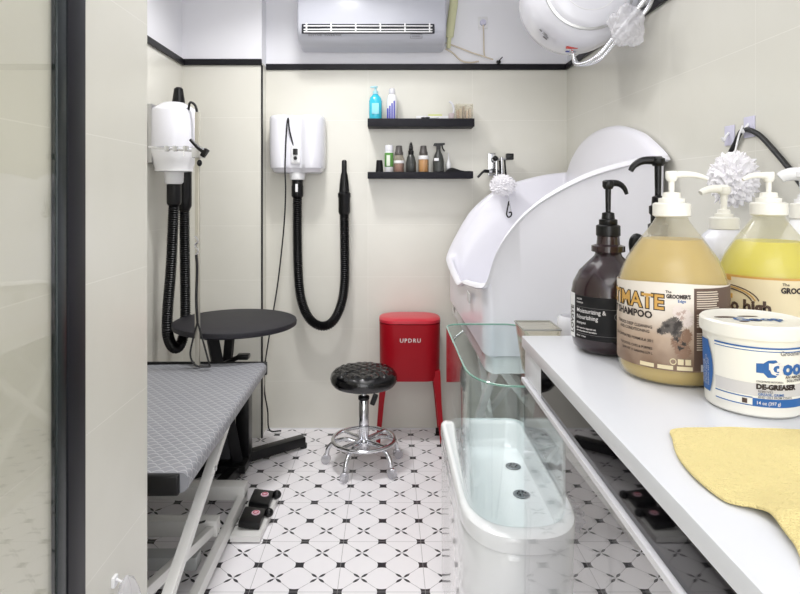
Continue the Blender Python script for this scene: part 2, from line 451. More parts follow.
# ------------------------------------------------------------------ dryers
def dryer_right():
    cx, y0 = -.507, 3.505
    t = thing('wall_pet_dryer', 'white box-shaped wall pet dryer with long looping black hose, right of the black corner trim', 'dryer', (cx, 3.5, 1.47))
    # plan: two rounded lobes with a flat middle
    plan = [(-.150,0),(-.155,-.07),(-.145,-.135),(-.105,-.175),(-.06,-.175),(-.03,-.158),(0,-.155),(.03,-.158),(.06,-.175),(.105,-.175),(.145,-.135),(.155,-.07),(.150,0)]
    pl = catmull([(a,b,0) for a,b in plan], 4)
    R = []
    for z, s in ((1.468,.80),(1.474,.88),(1.492,.93),(1.496,.965),(1.52,.985),(1.58,1),(1.76,1),(1.778,.985),(1.785,.95)):
        R.append([(cx+p.x*s, y0+p.y*s, z) for p in pl])
    body = MB(); body.rings(R); body.build('body', M_white, t)
    sp = MB().box((cx,y0-.158,1.567),(.052,.014,.10),.012,None,3).build('switch_panel', M_white2, t)
    MB().box((cx,y0-.167,1.583),(.026,.010,.034),.003).build('rocker_switch', M_dark_switch, sp)
    MB().cyl((cx,y0-.163,1.548),(cx,y0-.172,1.548),.010).build('speed_knob', M_dark_switch, sp)
    MB().lathe([(.044,1.474),(.044,1.45),(.040,1.432),(.030,1.43)],(cx,y0-.09,0)).build('outlet_collar', M_white2, t)
    hx, hy = cx, y0-.09
    sl = MB().lathe([(.027,1.434),(.031,1.43),(.031,1.40),(.033,1.395),(.033,1.34),(.030,1.335),(.02,1.33)],(hx,hy,0)).build('hose_sleeve', M_black, t)
    MB().box((hx,hy-.033,1.385),(.014,.004,.045),.001).build('sleeve_tag', M_white2, sl)
    ex = -.243
    pts = [(hx,hy,1.335),(hx,hy,1.1),(hx+.008,hy,.86),(hx+.03,hy,.73),(hx+.075,hy,.645),(-.367,hy,.612),(ex-.065,hy,.64),(ex-.02,hy,.73),(ex,hy,.86),(ex,hy,1.08),(ex-.002,hy,1.26)]
    corr(pts, .0255, .011, 14, .10).build('hose', M_hose, t)
    hz = MB().lathe([(.026,1.235),(.033,1.25),(.033,1.33),(.036,1.335),(.036,1.355),(.029,1.362),(.026,1.41),(.020,1.455),(.015,1.475),(.014,1.535),(.008,1.542)],(ex-.002,hy,0)).build('nozzle', M_black, t)
    MB().b2(ex-.012,ex+.008,hy+.03,3.508,1.29,1.32,.003).build('wall_clip', M_black, t)
    # power cord hanging in front of the body
    yy = y0-.176
    c = [(cx-.01,yy+.03,1.60),(cx-.03,yy,1.70),(cx-.037,yy-.005,1.765),(cx-.046,yy-.005,1.70),(cx-.055,yy,1.50),(cx-.052,yy,1.36),(cx-.075,3.40,1.15),(cx-.11,3.42,.86),(cx-.15,3.43,.62),(cx-.19,3.45,.38),(cx-.193,3.45,.25),(cx-.172,3.44,.13),(cx-.158,3.42,.03),(cx-.10,3.46,.008)]
    MB().tube(catmull(c,8),.0042,7).build('power_cord', M_cord, t)
dryer_right()

def dryer_left():
    cx, cy = -1.035, 2.95
    t = thing('wall_pet_dryer', 'white barrel-shaped wall pet dryer in the left alcove behind the grooming arm', 'dryer', (cx, cy, 1.46))
    MB().lathe([(.02,1.796),(.05,1.792),(.078,1.776),(.10,1.762),(.107,1.748),(.109,1.60),(.109,1.575),(.105,1.572)],(cx,cy,0)).build('upper_shell', M_white, t)
    MB().lathe([(.108,1.571),(.110,1.568),(.109,1.55),(.098,1.505),(.088,1.478),(.088,1.462),(.05,1.458)],(cx,cy,0)).build('lower_shell', M_white2, t)
    MB().b2(-1.138,-1.115,cy-.07,cy+.09,1.50,1.78,.004).build('wall_bracket', M_steel, t)
    MB().lathe([(.046,1.46),(.044,1.41),(.036,1.40),(.02,1.398)],(cx,cy,0)).build('outlet_collar', M_white2, t)
    hx, hy = cx, cy
    MB().lathe([(.028,1.402),(.034,1.396),(.034,1.31),(.030,1.30),(.02,1.295)],(hx,hy,0)).build('hose_sleeve', M_black, t)
    x2, y2 = -1.036, 3.105
    pts = [(hx,hy,1.30),(hx-.014,hy,1.0),(hx-.030,hy+.0,.80),(hx-.031,hy+.0,.68),(hx-.022,hy+.05,.60),(hx-.006,y2-.05,.596),(x2+.005,y2-.01,.68),(x2+.004,y2,.85),(x2,y2,1.2),(x2,y2,1.30)]
    corr(pts, .025, .011, 14, .10).build('hose', M_hose, t)
    MB().lathe([(.026,1.27),(.036,1.29),(.036,1.47),(.032,1.50),(.030,1.60),(.034,1.605),(.034,1.64),(.026,1.66)],(x2,y2,0)).build('hose_grip', M_black, t)
    MB().lathe([(.030,1.655),(.038,1.73),(.040,1.80),(.040,1.825),(.033,1.83),(.022,1.905),(.014,1.912)],(x2-.03,y2,-.018)).build('nozzle', M_black, t)
    MB().tube(catmull([(cx+.085,cy-.05,1.745),(cx+.10,cy-.065,1.785),(cx+.125,cy-.055,1.76),(cx+.130,cy-.05,1.66),(cx+.135,cy-.05,1.58)],8),.006,8).build('power_cord', M_cord, t)
    MB().b2(-1.138, x2-.03, y2-.012, y2+.012, 1.55, 1.575,.003).build('nozzle_holder', M_steel, t)
dryer_left()

# ------------------------------------------------------------------ wall shelves and what stands on them
def shelf(z0, z1, x0, x1, lb):
    o = MB().b2(x0,x1,3.375,3.508,z0,z1,.002).build('wall_shelf', M_shelf); tag(o, lb, 'shelf', 'black floating shelves on the back wall'); return o
S = 3.44/610
def hx(px, Y=3.44): return (px-388)*Y/610
ZT1, ZT2 = 1.770, 1.474
shelf(ZT1-.045, ZT1, -.113, .479, 'black floating shelf on the back wall, upper one')
shelf(ZT2-.036, ZT2, -.113, .472, 'black floating shelf on the back wall, lower one')
M_bluegel = mat('turquoise_gel', (60,196,222), .2, coat=.3)
M_bluecap = mat('pale_blue_pump', (170,220,232), .3)
M_indigo = mat('indigo_stripe', (52,58,178), .4)
M_green = mat('green_band', (92,150,72), .4)
M_smoke = thin_glass('smoky_plastic', (150,150,150), 1.45, .1, .35, (70,72,72))
M_smokecap = mat('smoky_cap', (84,80,78), .35)
M_pinkliq = mat('pinkish_liquid', (150,96,84), .4)
M_amber = mat('amber_liquid', (214,150,30), .3)
M_darkspray = mat('dark_spray_body', (62,64,62), .3)
M_palebottle = thin_glass('pale_bottle', (245,240,230), 1.4, .15, .35, (230,222,208))
Y = 3.44
def T(name, lb, cat, px, zt, grp=None): return thing(name, lb, cat, (hx(px), Y, zt), grp)
# turquoise pump bottle
x = hx(375.5); t = T('pump_bottle','turquoise pump bottle at the left end of the upper black shelf','bottle',375.5,ZT1)
MB().lathe([(.032,0),(.036,.006),(.036,.105),(.030,.125),(.016,.14),(.014,.145)],(x,Y,ZT1),32,1,.75).build('body',M_bluegel,t)
MB().lathe([(.015,.144),(.015,.16),(.006,.163),(.006,.178),(.012,.18),(.012,.188),(.004,.19)],(x,Y,ZT1),20).box((x-.014,Y,ZT1+.184),(.03,.010,.008),.002).build('pump',M_bluecap,t)
MB().b2(x-.02,x+.02,Y-.0295,Y-.026,ZT1+.03,ZT1+.09,.001).build('label',mat('light_label',(150,222,236),.4),t)
# white bottle with slanted indigo stripes
x = hx(392); t = T('squeeze_bottle','white squeeze bottle with indigo stripes on the upper black shelf','bottle',392,ZT1)
MB().lathe([(.026,0),(.030,.005),(.030,.11),(.024,.135),(.014,.147)],(x,Y,ZT1),32,1,.8).build('body',M_white2,t)
MB().lathe([(.017,.145),(.019,.15),(.017,.172),(.012,.176)],(x,Y,ZT1),20).build('cap',M_white,t)
for k in range(4):
    h = .062+.014*k
    MB().b2(x-.028+.012*k, x-.020+.012*k, Y-.0265+abs(k-1.5)*.0022, Y-.020, ZT1+.004, ZT1+h,.0008).build('stripe',M_indigo,t)
# tray, comb, scissors, sponge, holder
t = T('storage_tray','low white tray with pale green sponge on the upper black shelf','tray',430,ZT1)
MB().b2(hx(416),hx(448),Y-.03,Y+.03,ZT1,ZT1+.012,.003).b2(hx(416),hx(448),Y-.03,Y-.026,ZT1+.008,ZT1+.018,.001).build('tray_body',M_white2,t)
MB().b2(hx(428),hx(442),Y-.015,Y+.02,ZT1+.012,ZT1+.030,.005).build('sponge',mat('pale_green_sponge',(204,208,140),.9),t)
t = T('scissors','small black-handled scissors at the tray on the upper black shelf','scissors',424,ZT1)
MB().torus((hx(423),Y-.04,ZT1+.006),.010,.0035,20,8).torus((hx(427),Y-.045,ZT1+.006),.010,.0035,20,8).build('handles',M_black,t)
MB().tube([(hx(429),Y-.045,ZT1+.006),(hx(438),Y-.045,ZT1+.006)],.003,6).build('blade',M_steel,t)
t = T('clip_dispenser','white curved tool standing between the tray and clear box on the upper shelf','tool',450,ZT1)
MB().tube(catmull([(hx(452),Y-.02,ZT1+.004),(hx(453.5),Y-.02,ZT1+.05),(hx(452),Y-.02,ZT1+.085),(hx(449),Y-.02,ZT1+.10)],6),.006,8).build('handle',M_white,t)
MB().box((hx(451),Y-.02,ZT1+.018),(.03,.03,.034),.006).build('base',mat('grey_pink_base',(190,176,178),.5),t)
t = T('clear_box','clear open plastic box of small items at the right end of the upper shelf','box',464,ZT1)
x0, x1 = hx(455), hx(472)
b = MB(); b.b2(x0,x1,Y-.035,Y+.035,ZT1,ZT1+.004)
for a in ((x0,x0+.003,Y-.035,Y+.035),(x1-.003,x1,Y-.035,Y+.035),(x0,x1,Y-.035,Y-.032),(x0,x1,Y+.032,Y+.035)): b.b2(*a,ZT1+.004,ZT1+.085)
b.build('box_body',M_clear,t,False)
for k in range(5):
    MB().b2(x0+.008+.017*k,x0+.020+.017*k,Y-.02,Y+.015,ZT1+.0045,ZT1+.05+.012*(k%3),.003).build('sachet',mat('sachet_%d'%k if 0 else 'sachet',((214,182,160),(226,206,186),(160,140,120),(230,200,178),(212,190,170))[k],.6),t)
# lower shelf
t = T('cup','small matte black tapered cup at the left end of the lower shelf','cup',379.5,ZT2)
x = hx(379.5); MB().lathe([(.023,0),(.022,.004),(.017,.066),(.015,.068),(.014,.066)],(x,Y,ZT2),28).build('cup_body',M_blackm,t)
x = hx(389); t = T('spray_can','white and green can with white cap on the lower shelf','can',389,ZT2)
MB().lathe([(.022,0),(.024,.003),(.024,.112),(.022,.116)],(x,Y,ZT2),28).build('can_body',M_white2,t)
MB().lathe([(.0225,.115),(.0235,.118),(.0235,.148),(.021,.152)],(x,Y,ZT2),28).build('cap',M_white,t)
MB().lathe([(.0243,.030),(.0247,.031),(.0247,.108),(.0243,.109)],(x,Y,ZT2),28).build('green_band',M_green,t)
MB().b2(x-.014,x+.006,Y-.0285,Y-.0235,ZT2+.035,ZT2+.095,.001).build('label_panel',mat('pale_panel',(222,230,214),.5),t)
def cone_cap_bottle(px, lb, liq, lvl, lab):
    x = hx(px); t = T('refill_bottle',lb,'bottle',px,ZT2,'bottles on the lower shelf')
    MB().lathe([(.026,0),(.029,.004),(.029,.075),(.024,.092),(.020,.098)],(x,Y,ZT2),28).build('body',M_palebottle,t)
    MB().lathe([(.0265,.003),(.0265,lvl),(.02,lvl+.001)],(x,Y,ZT2),28).build('contents',liq,t)
    MB().lathe([(.024,.098),(.024,.112),(.020,.118),(.017,.148),(.012,.15)],(x,Y,ZT2),24).build('cap',M_smokecap,t)
    if lab: MB().lathe([(.0297,lab[0]),(.0300,lab[0]+.001),(.0300,lab[1]),(.0297,lab[1]+.001)],(x,Y,ZT2),28).build('label',M_white2,t)
cone_cap_bottle(399, 'clear bottle of pinkish brown liquid with smoky conical cap on the lower shelf', M_pinkliq, .05, (.050,.064))
cone_cap_bottle(423.5, 'bottle of amber liquid with white neck label and smoky cap on the lower shelf', M_amber, .072, (.072,.092))
x = hx(411); t = T('spray_bottle','dark smoky bottle with narrow black pointed top on the lower shelf','bottle',411,ZT2)
MB().lathe([(.026,0),(.029,.004),(.029,.05),(.022,.085),(.014,.10)],(x,Y,ZT2),28).build('body',M_darkspray,t)
MB().lathe([(.015,.098),(.016,.12),(.012,.122),(.011,.145),(.006,.165),(.004,.168)],(x,Y,ZT2),20).box((x-.004,Y-.01,ZT2+.14),(.014,.03,.022),.004).build('spray_head',M_black,t)
x = hx(438.5); t = T('spray_bottle','black trigger spray bottle at the right of the lower shelf','bottle',438.5,ZT2)
MB().lathe([(.028,0),(.032,.004),(.032,.06),(.024,.095),(.012,.12),(.012,.128)],(x,Y,ZT2),28).build('body',M_darkspray,t)
MB().prism([(x-.030,Y-.01,ZT2+.150),(x-.024,Y-.01,ZT2+.163),(x+.035,Y-.01,ZT2+.165),(x+.036,Y-.01,ZT2+.155),(x+.012,Y-.01,ZT2+.148),(x+.010,Y-.01,ZT2+.126),(x-.012,Y-.01,ZT2+.126),(x-.012,Y-.01,ZT2+.146)],(0,.02,0)).build('spray_head',M_black,t)
MB().tube(catmull([(x+.020,Y,ZT2+.152),(x+.024,Y,ZT2+.135),(x+.034,Y,ZT2+.118)],5),.004,8).build('trigger',M_black,t)
MB().box((x-.014,Y-.032,ZT2+.07),(.026,.006,.016),.001).build('sticker',M_white2,t)
x = hx(449); t = T('dropper_bottle','small white dropper bottle behind the black cloth on the lower shelf','bottle',449,ZT2)
MB().lathe([(.012,0),(.014,.003),(.014,.05),(.008,.062),(.008,.07),(.005,.072),(.002,.11)],(x,Y+.03,ZT2),20).build('body',M_white2,t)
t = T('black_cloth','folded black cloth lying at the right end of the lower shelf','cloth',457,ZT2)
R = []
for k in range(15):
    u = k/14; xx = hx(445)+(hx(472)-hx(445))*u; hh = .004+.022*math.sin(PI*min(1,u*1.3)**.8)*(1-.5*u)+.003*math.sin(9*u)
    R.append([(xx,Y-.045,ZT2+.0005),(xx,Y-.045,ZT2+hh*.7),(xx,Y-.02,ZT2+hh),(xx,Y+.005,ZT2+hh*.6),(xx,Y+.010,ZT2+.0005)])
mb = MB(); mb.rings(R); mb.build('folds',M_blackm,t)

# ------------------------------------------------------------------ red cabinet
def red_cab():
    cx, cy = .119, 3.365
    t = thing('cabinet', 'red lidded cabinet standing on four slim splayed legs by the back wall', 'cabinet', (cx, cy, 0))
    def stad(w, d, z, n=10, rr=.085):
        out = []
        for (sx_, sy_, a0) in ((1,1,0),(-1,1,90),(-1,-1,180),(1,-1,270)):
            for k in range(n+1):
                a = math.radians(a0+90*k/n); out.append((cx+sx_*(w-rr)+rr*math.cos(a), cy+sy_*(d-rr)+rr*math.sin(a), z))
        return out
    mb = MB(); mb.rings([stad(.150,.095,.345),stad(.160,.105,.348),stad(.163,.109,.37),stad(.166,.112,.652),stad(.160,.106,.654)]); mb.build('body', M_red, t)
    mb = MB(); mb.rings([stad(.158,.104,.656),stad(.167,.113,.657),stad(.167,.113,.672),stad(.158,.104,.680),stad(.12,.09,.684,10,.08)]); mb.build('lid', M_redlid, t)
    for sx_ in (-1,1):
        for sy_ in (-1,1):
            a = Vector((cx+sx_*.140, cy+sy_*.070, .40)); b = Vector((cx+sx_*.172, cy+sy_*.095, .018))
            m = MB(); m.rings([[a+Vector((dx,dy,0)) for dx,dy in ((-.022,-.018),(.022,-.018),(.022,.018),(-.022,.018))],
                               [a.lerp(b,.45)+Vector((dx,dy,0)) for dx,dy in ((-.014,-.014),(.014,-.014),(.014,.014),(-.014,.014))],
                               [b+Vector((dx,dy,0)) for dx,dy in ((-.011,-.011),(.011,-.011),(.011,.011),(-.011,.011))]])
            l = m.build('leg', M_red, t)
            if sy_ > 0: MB().cyl((b.x-.01-sx_*.012,b.y-.02,.016),(b.x+.01-sx_*.012,b.y-.02,.016),.016).build('wheel', M_black, l)
            else: MB().cyl((b.x,b.y,.0),(b.x,b.y,.02),.013,.011).build('foot_cap', M_black, l)
    f = lambda u, v: (cx+u, cy-.1135, .560+v)
    text_mb('UPDRU', .030, f, .0004, 1.0, 'CENTER', spacing=1.25).build('lettering', M_text, t, False)
red_cab()

# ------------------------------------------------------------------ stool
def stool():
    cx, cy = -.12, 3.03
    t = thing('rolling_stool', 'round black quilted leather stool with chrome ring base and casters', 'stool', (cx, cy, 0))
    # seat
    mb = MB(); R = []; nr, ns = 22, 72
    bot = [(.02,.404),(.12,.404),(.152,.408),(.163,.422),(.167,.44),(.163,.457)]
    for r, z in bot: R.append([(cx+r*math.cos(2*PI*k/ns), cy+r*math.sin(2*PI*k/ns), z) for k in range(ns)])
    for i in range(nr):
        q = 1-i/(nr-.5); r = .158*q; ring = []
        for k in range(ns):
            a = 2*PI*k/ns; x, y = r*math.cos(a), r*math.sin(a)
            u, v = (x+y)/.058, (x-y)/.058
            tu = min(abs(math.sin(PI*u)), abs(math.sin(PI*v)))
            fade = min(1, (1-q)*5+.25)
            ring.append((cx+x, cy+y, .462+.018*math.sqrt(max(0,1-q*q))+.013*fade*tu**.5))
        R.append(ring)
    mb.rings(R); st = mb.build('seat', M_leather, t)
    for i in range(-3,4):
        for j in range(-3,4):
            x, y = (i+j)*.029, (i-j)*.029
            if x*x+y*y < .12**2: MB().ball((cx+x,cy+y,.4775-.06*(x*x+y*y)),.0045,(1,1,.5),10,6).build('button', M_leather, st)
    MB().cyl((cx,cy,.39),(cx,cy,.406),.06).build('seat_plate', M_black, t)
    MB().cyl((cx,cy,.30),(cx,cy,.395),.014).build('piston', M_chrome, t)
    MB().lathe([(.021,.12),(.025,.125),(.025,.335),(.021,.34)],(cx,cy,0)).build('column', M_chrome, t)
    MB().lathe([(.026,.332),(.028,.335),(.028,.348),(.02,.352)],(cx,cy,0)).build('column_collar', M_black, t)
    lv = MB().tube([(cx+.014,cy-.02,.395),(cx+.035,cy-.045,.385)],.004,8).build('lever', M_chrome, t)
    MB().box((cx+.052,cy-.060,.352),(.026,.016,.058),.007,Matrix.Rotation(.35,3,'Y')).build('lever_paddle', M_black, lv)
    MB().torus((cx,cy,.135),.153,.0095,64,12).build('foot_ring', M_chrome, t)
    a0 = math.radians(18)
    for k in range(4):
        a = a0+PI/2*k+.5; MB().tube([(cx,cy,.135),(cx+.15*math.cos(a),cy+.15*math.sin(a),.135)],.0085,10).build('spoke', M_chrome, t)
    MB().lathe([(.030,.09),(.036,.10),(.036,.128),(.026,.135)],(cx,cy,0)).build('hub', M_chrome, t)
    for k in range(5):
        a = math.radians(-116+72*k); d = Vector((math.cos(a),math.sin(a),0)); c = Vector((cx,cy,0))
        pts = [c+d*.03+Vector((0,0,.118)), c+d*.09+Vector((0,0,.130)), c+d*.145+Vector((0,0,.115)), c+d*.178+Vector((0,0,.085)), c+d*.188+Vector((0,0,.052))]
        l = MB().tube(catmull(pts,6),.0105,12).build('leg', M_chrome, t)
        w = c+d*.193; s = Vector((-d.y,d.x,0))
        MB().cyl(w+Vector((0,0,.024))-s*.012, w+Vector((0,0,.024))+s*.012,.0235).build('caster', M_caster, l)
        MB().box(w+Vector((0,0,.042)),(.02,.02,.018),.004).build('caster_fork', M_chrome, l)
stool()

# ------------------------------------------------------------------ round table
def round_table():
    cx, cy = -.740, 2.96
    t = thing('round_grooming_table', 'round black grooming table with low black base in the left corner', 'table', (cx, cy, 0))
    MB().lathe([(.02,.714),(.287,.714),(.294,.718),(.295,.730),(.292,.739),(.287,.741),(.02,.741)],(cx,cy,0),72).build('tabletop', M_tabletop, t)
    MB().b2(cx-.11,cx+.03,cy-.14,cy+.14,.676,.714,.003).build('top_bracket', M_black, t)
    MB().prism([(cx+.0,cy-.02,.676),(cx+.08,cy-.02,.70),(cx+.08,cy-.02,.708),(cx+.0,cy-.02,.708)],(0,.04,0)).build('gusset', M_black, t)
    bx = -.735; cx -= .03
    MB().bar((cx-.07,cy-.05,.68),(bx+.0,cy+.0,.06),.07,.05).build('lift_arm', M_blackm, t)
    MB().bar((cx-.01,cy+.06,.68),(bx-.10,cy+.06,.06),.05,.04).build('lift_arm', M_blackm, t)
    MB().b2(bx-.01,bx+.055,cy+.02,cy+.10,.05,.36,.006).build('actuator_box', M_black, t)
    MB().b2(bx-.15,bx-.02,cy-.04,cy+.02,.08,.34,.006).build('motor_cover', mat('dark_grey_cover',(60,62,66),.4), t)
    MB().b2(bx-.15,bx+.06,cy-.08,cy+.12,.03,.065,.004).build('base_plate', M_black, t)
    for ex, ey in ((-.452,3.255),(-.79,2.79),(-1.05,3.22),(-1.02,2.80)):
        p0 = Vector((bx-.01,cy+.05,.045)); p1 = Vector((ex,ey,.038))
        if ex == -.79: p0 = Vector((bx+.03,cy+.08,.04)); p1 = Vector((-.755,2.745,.036))
        l = MB().bar(p0, p1, .052, .05, .006).build('leg', M_black, t)
        MB().cyl((p1.x,p1.y,0),(p1.x,p1.y,.02),.02).build('levelling_foot', M_black, l)
    # locking lever seen under the top, beyond the rubber-topped table
    MB().bar((cx-.03,cy-.02,.53),(cx+.055,cy-.03,.57),.05,.02,.006).box((cx+.075,cy-.03,.572),(.06,.06,.022),.008).build('locking_lever', M_black, t)
round_table()

# ------------------------------------------------------------------ grooming table (lift)
def groom_table():
    x0, x1, y0, y1, zt = XL+.015, -.541, 1.64, 2.73, .60
    t = thing('grooming_table', 'long grooming table with grey textured rubber top and white folding lift frame', 'table', ((x0+x1)/2, 2.2, 0))
    # rubber-wrapped slab, rounded along the long edges
    prof = []
    for (cx, cz, a0) in ((x1-.022, zt-.022, 90), (x1-.022, zt-.033, 0), (x0+.012, zt-.033, -90), (x0+.012, zt-.022, 180)):
        rr = .022 if cx > -.8 else .012
        for k in range(7):
            a = math.radians(a0-90*k/6); prof.append((cx+rr*math.cos(a), cz+rr*math.sin(a)))
    mb = MB(); mb.rings([[(a,y,b) for a,b in prof] for y in (y0+.012,y0+.03,y1-.03,y1-.010)]); mb.build('rubber_top', M_rubber, t)
    mb = MB(); mb.b2(x0,x1+.002,y1-.012,y1,zt-.056,zt+.004,.005); mb.build('rear_edge_cap', M_black, t)
    mb = MB(); mb.b2(x0,x1-.022,y0-.003,y0+.014,zt-.058,zt-.002,.006,3); mb.build('front_edge_cap', M_black, t)
    MB().b2(x0+.08,x1-.07,y0+.1,y1-.1,zt-.085,zt-.056,.003).build('under_frame', M_blackm, t)
    # upper arms and lower arms of the Z lift on both sides
    for X, nm in ((-.582,'near'),(-1.03,'far')):
        a = MB().bar((X,2.19,.535),(X,1.60,.285),.030,.030,.003).build('lift_arm', M_metalw, t)
        MB().cyl((X+.014,2.0,.455),(X+.020,2.0,.455),.008).build('rivet', M_steel, a)
        MB().bar((X*.9-.14,1.60,.285),(X*.9-.14,2.35,.075),.026,.032,.003).build('lift_arm', M_metalw, t)
        MB().bar((X-.045,1.62,.045),(X-.045,2.66,.045),.030,.045,.003).build('base_rail', M_metalw, t)
    MB().cyl((-1.06,1.60,.285),(-.56,1.60,.285),.012).build('pivot_rod', M_steel, t)
    MB().b2(-1.06,-.612,2.60,2.665,.045,.105,.004).build('cross_bar', M_metalw, t)
    MB().b2(-1.05,-.64,1.64,1.68,.025,.065,.004).build('cross_bar', M_metalw, t)
    MB().b2(-1.05,-.64,2.28,2.33,.07,.13,.004).build('cross_bar', M_metalw, t)
    MB().b2(-1.04,-.66,2.10,2.16,.055,.10,.004).build('cross_bar', mat('pale_grey_steel',(176,178,178),.4), t)
    MB().tube(catmull([(-.95,1.80,.20),(-.93,2.0,.15),(-.90,2.1,.12)],6),.022,14).build('gas_strut', mat('strut_grey',(190,192,194),.3,.3), t)
    MB().tube(catmull([(-.70,2.25,.14),(-.66,2.35,.10),(-.63,2.42,.03),(-.57,2.46,.03)],6),.004,7).build('pedal_cable', M_cord, t)
    # foot pedals
    pb = MB(); pb.prism([(-.612,2.36,.006),(-.495,2.36,.006),(-.480,2.68,.006),(-.600,2.68,.006)],(0,0,.022)); pb.build('pedal_plate', M_metalw, t)
    for yy, dx in ((2.46,0),(2.61,.006)):
        p = MB().box((-.548+dx,yy,.047),(.088,.115,.030),.008,Matrix.Rotation(.12,3,'Y')).build('foot_pedal', M_black, t)
        MB().cyl((-.535+dx,yy+.01,.060),(-.535+dx,yy+.01,.0645),.017).build('pedal_emblem', mat('pedal_badge',(222,190,202),.5), p)
        MB().torus((-.535+dx,yy+.01,.0655),.010,.0018,20,6).build('emblem_ring', mat('badge_red',(180,60,80),.5), p)
        MB().ball((-.490+dx,yy+.045,.045),.018,(1.1,.9,1)).build('pedal_knob', M_black, p)
    return t
GTABLE = groom_table()
def arm():
    x, y = -.829, 2.655
    t = MB().box((x,y,1.155),(.020,.018,1.108),.003).build('grooming_arm', M_pole, GTABLE)
    MB().b2(x-.016,x+.016,y-.012,y+.014,.598,.606,.002).build('table_clamp', M_steel, t)
    a = MB().tube([(x-.20,y-.03,1.555),(x+.035,y-.03,1.535)],.0055,10).build('cross_arm', M_chrome, t); a = t
    for k, dx in enumerate((-.12,-.085,-.04)):
        MB().box((x+dx,y-.032,1.548),(.022,.02,.024),.005).build('arm_joint', M_chrome, a)
    MB().tube([(x-.048,y-.034,1.54),(x-.048,y-.034,1.515)],.004,8).build('hook_pin', M_chrome, a)
    MB().box((x+.012,y-.02,1.53),(.05,.05,.045),.006).build('clamp_block', M_chrome, t)
    MB().tube([(x-.014,y-.055,1.585),(x+.02,y-.055,1.55),(x+.055,y-.055,1.525)],[.007,.009,.011],12).box((x+.048,y-.055,1.528),(.022,.026,.04),.006,Matrix.Rotation(.6,3,'Y')).build('clamp_lever', M_black, t)
    MB().ball((x+.024,y-.05,1.485),.011,(1,1,1.3)).build('thumb_screw', M_black, t)
    n = thing('grooming_noose', 'thin black dog noose hanging down the silver grooming arm', 'noose', (x, y-.03, .62))
    MB().tube(catmull([(x-.006,y-.018,1.17),(x+.008,y-.022,1.15),(x-.006,y-.018,1.13),(x+.008,y-.022,1.11),(x+.0,y-.02,1.09)],5),.004,8).build('spring_clip', M_chrome, n)
    MB().tube(catmull([(x+.0,y-.02,1.09),(x+.004,y-.019,1.03),(x+.0,y-.019,.90),(x+.006,y-.020,.80)],5),.0055,8).build('strap', M_cord, n)
    MB().tube(catmull([(x+.006,y-.02,.80),(x+.03,y-.022,.72),(x+.052,y-.03,.65),(x+.065,y-.035,.610)],5)+catmull([(x+.065,y-.04,.612),(x+.01,y-.05,.62),(x-.02,y-.035,.66),(x-.012,y-.022,.73),(x+.006,y-.02,.80)],5),.0042,8).build('loop', M_cord, n)
arm()

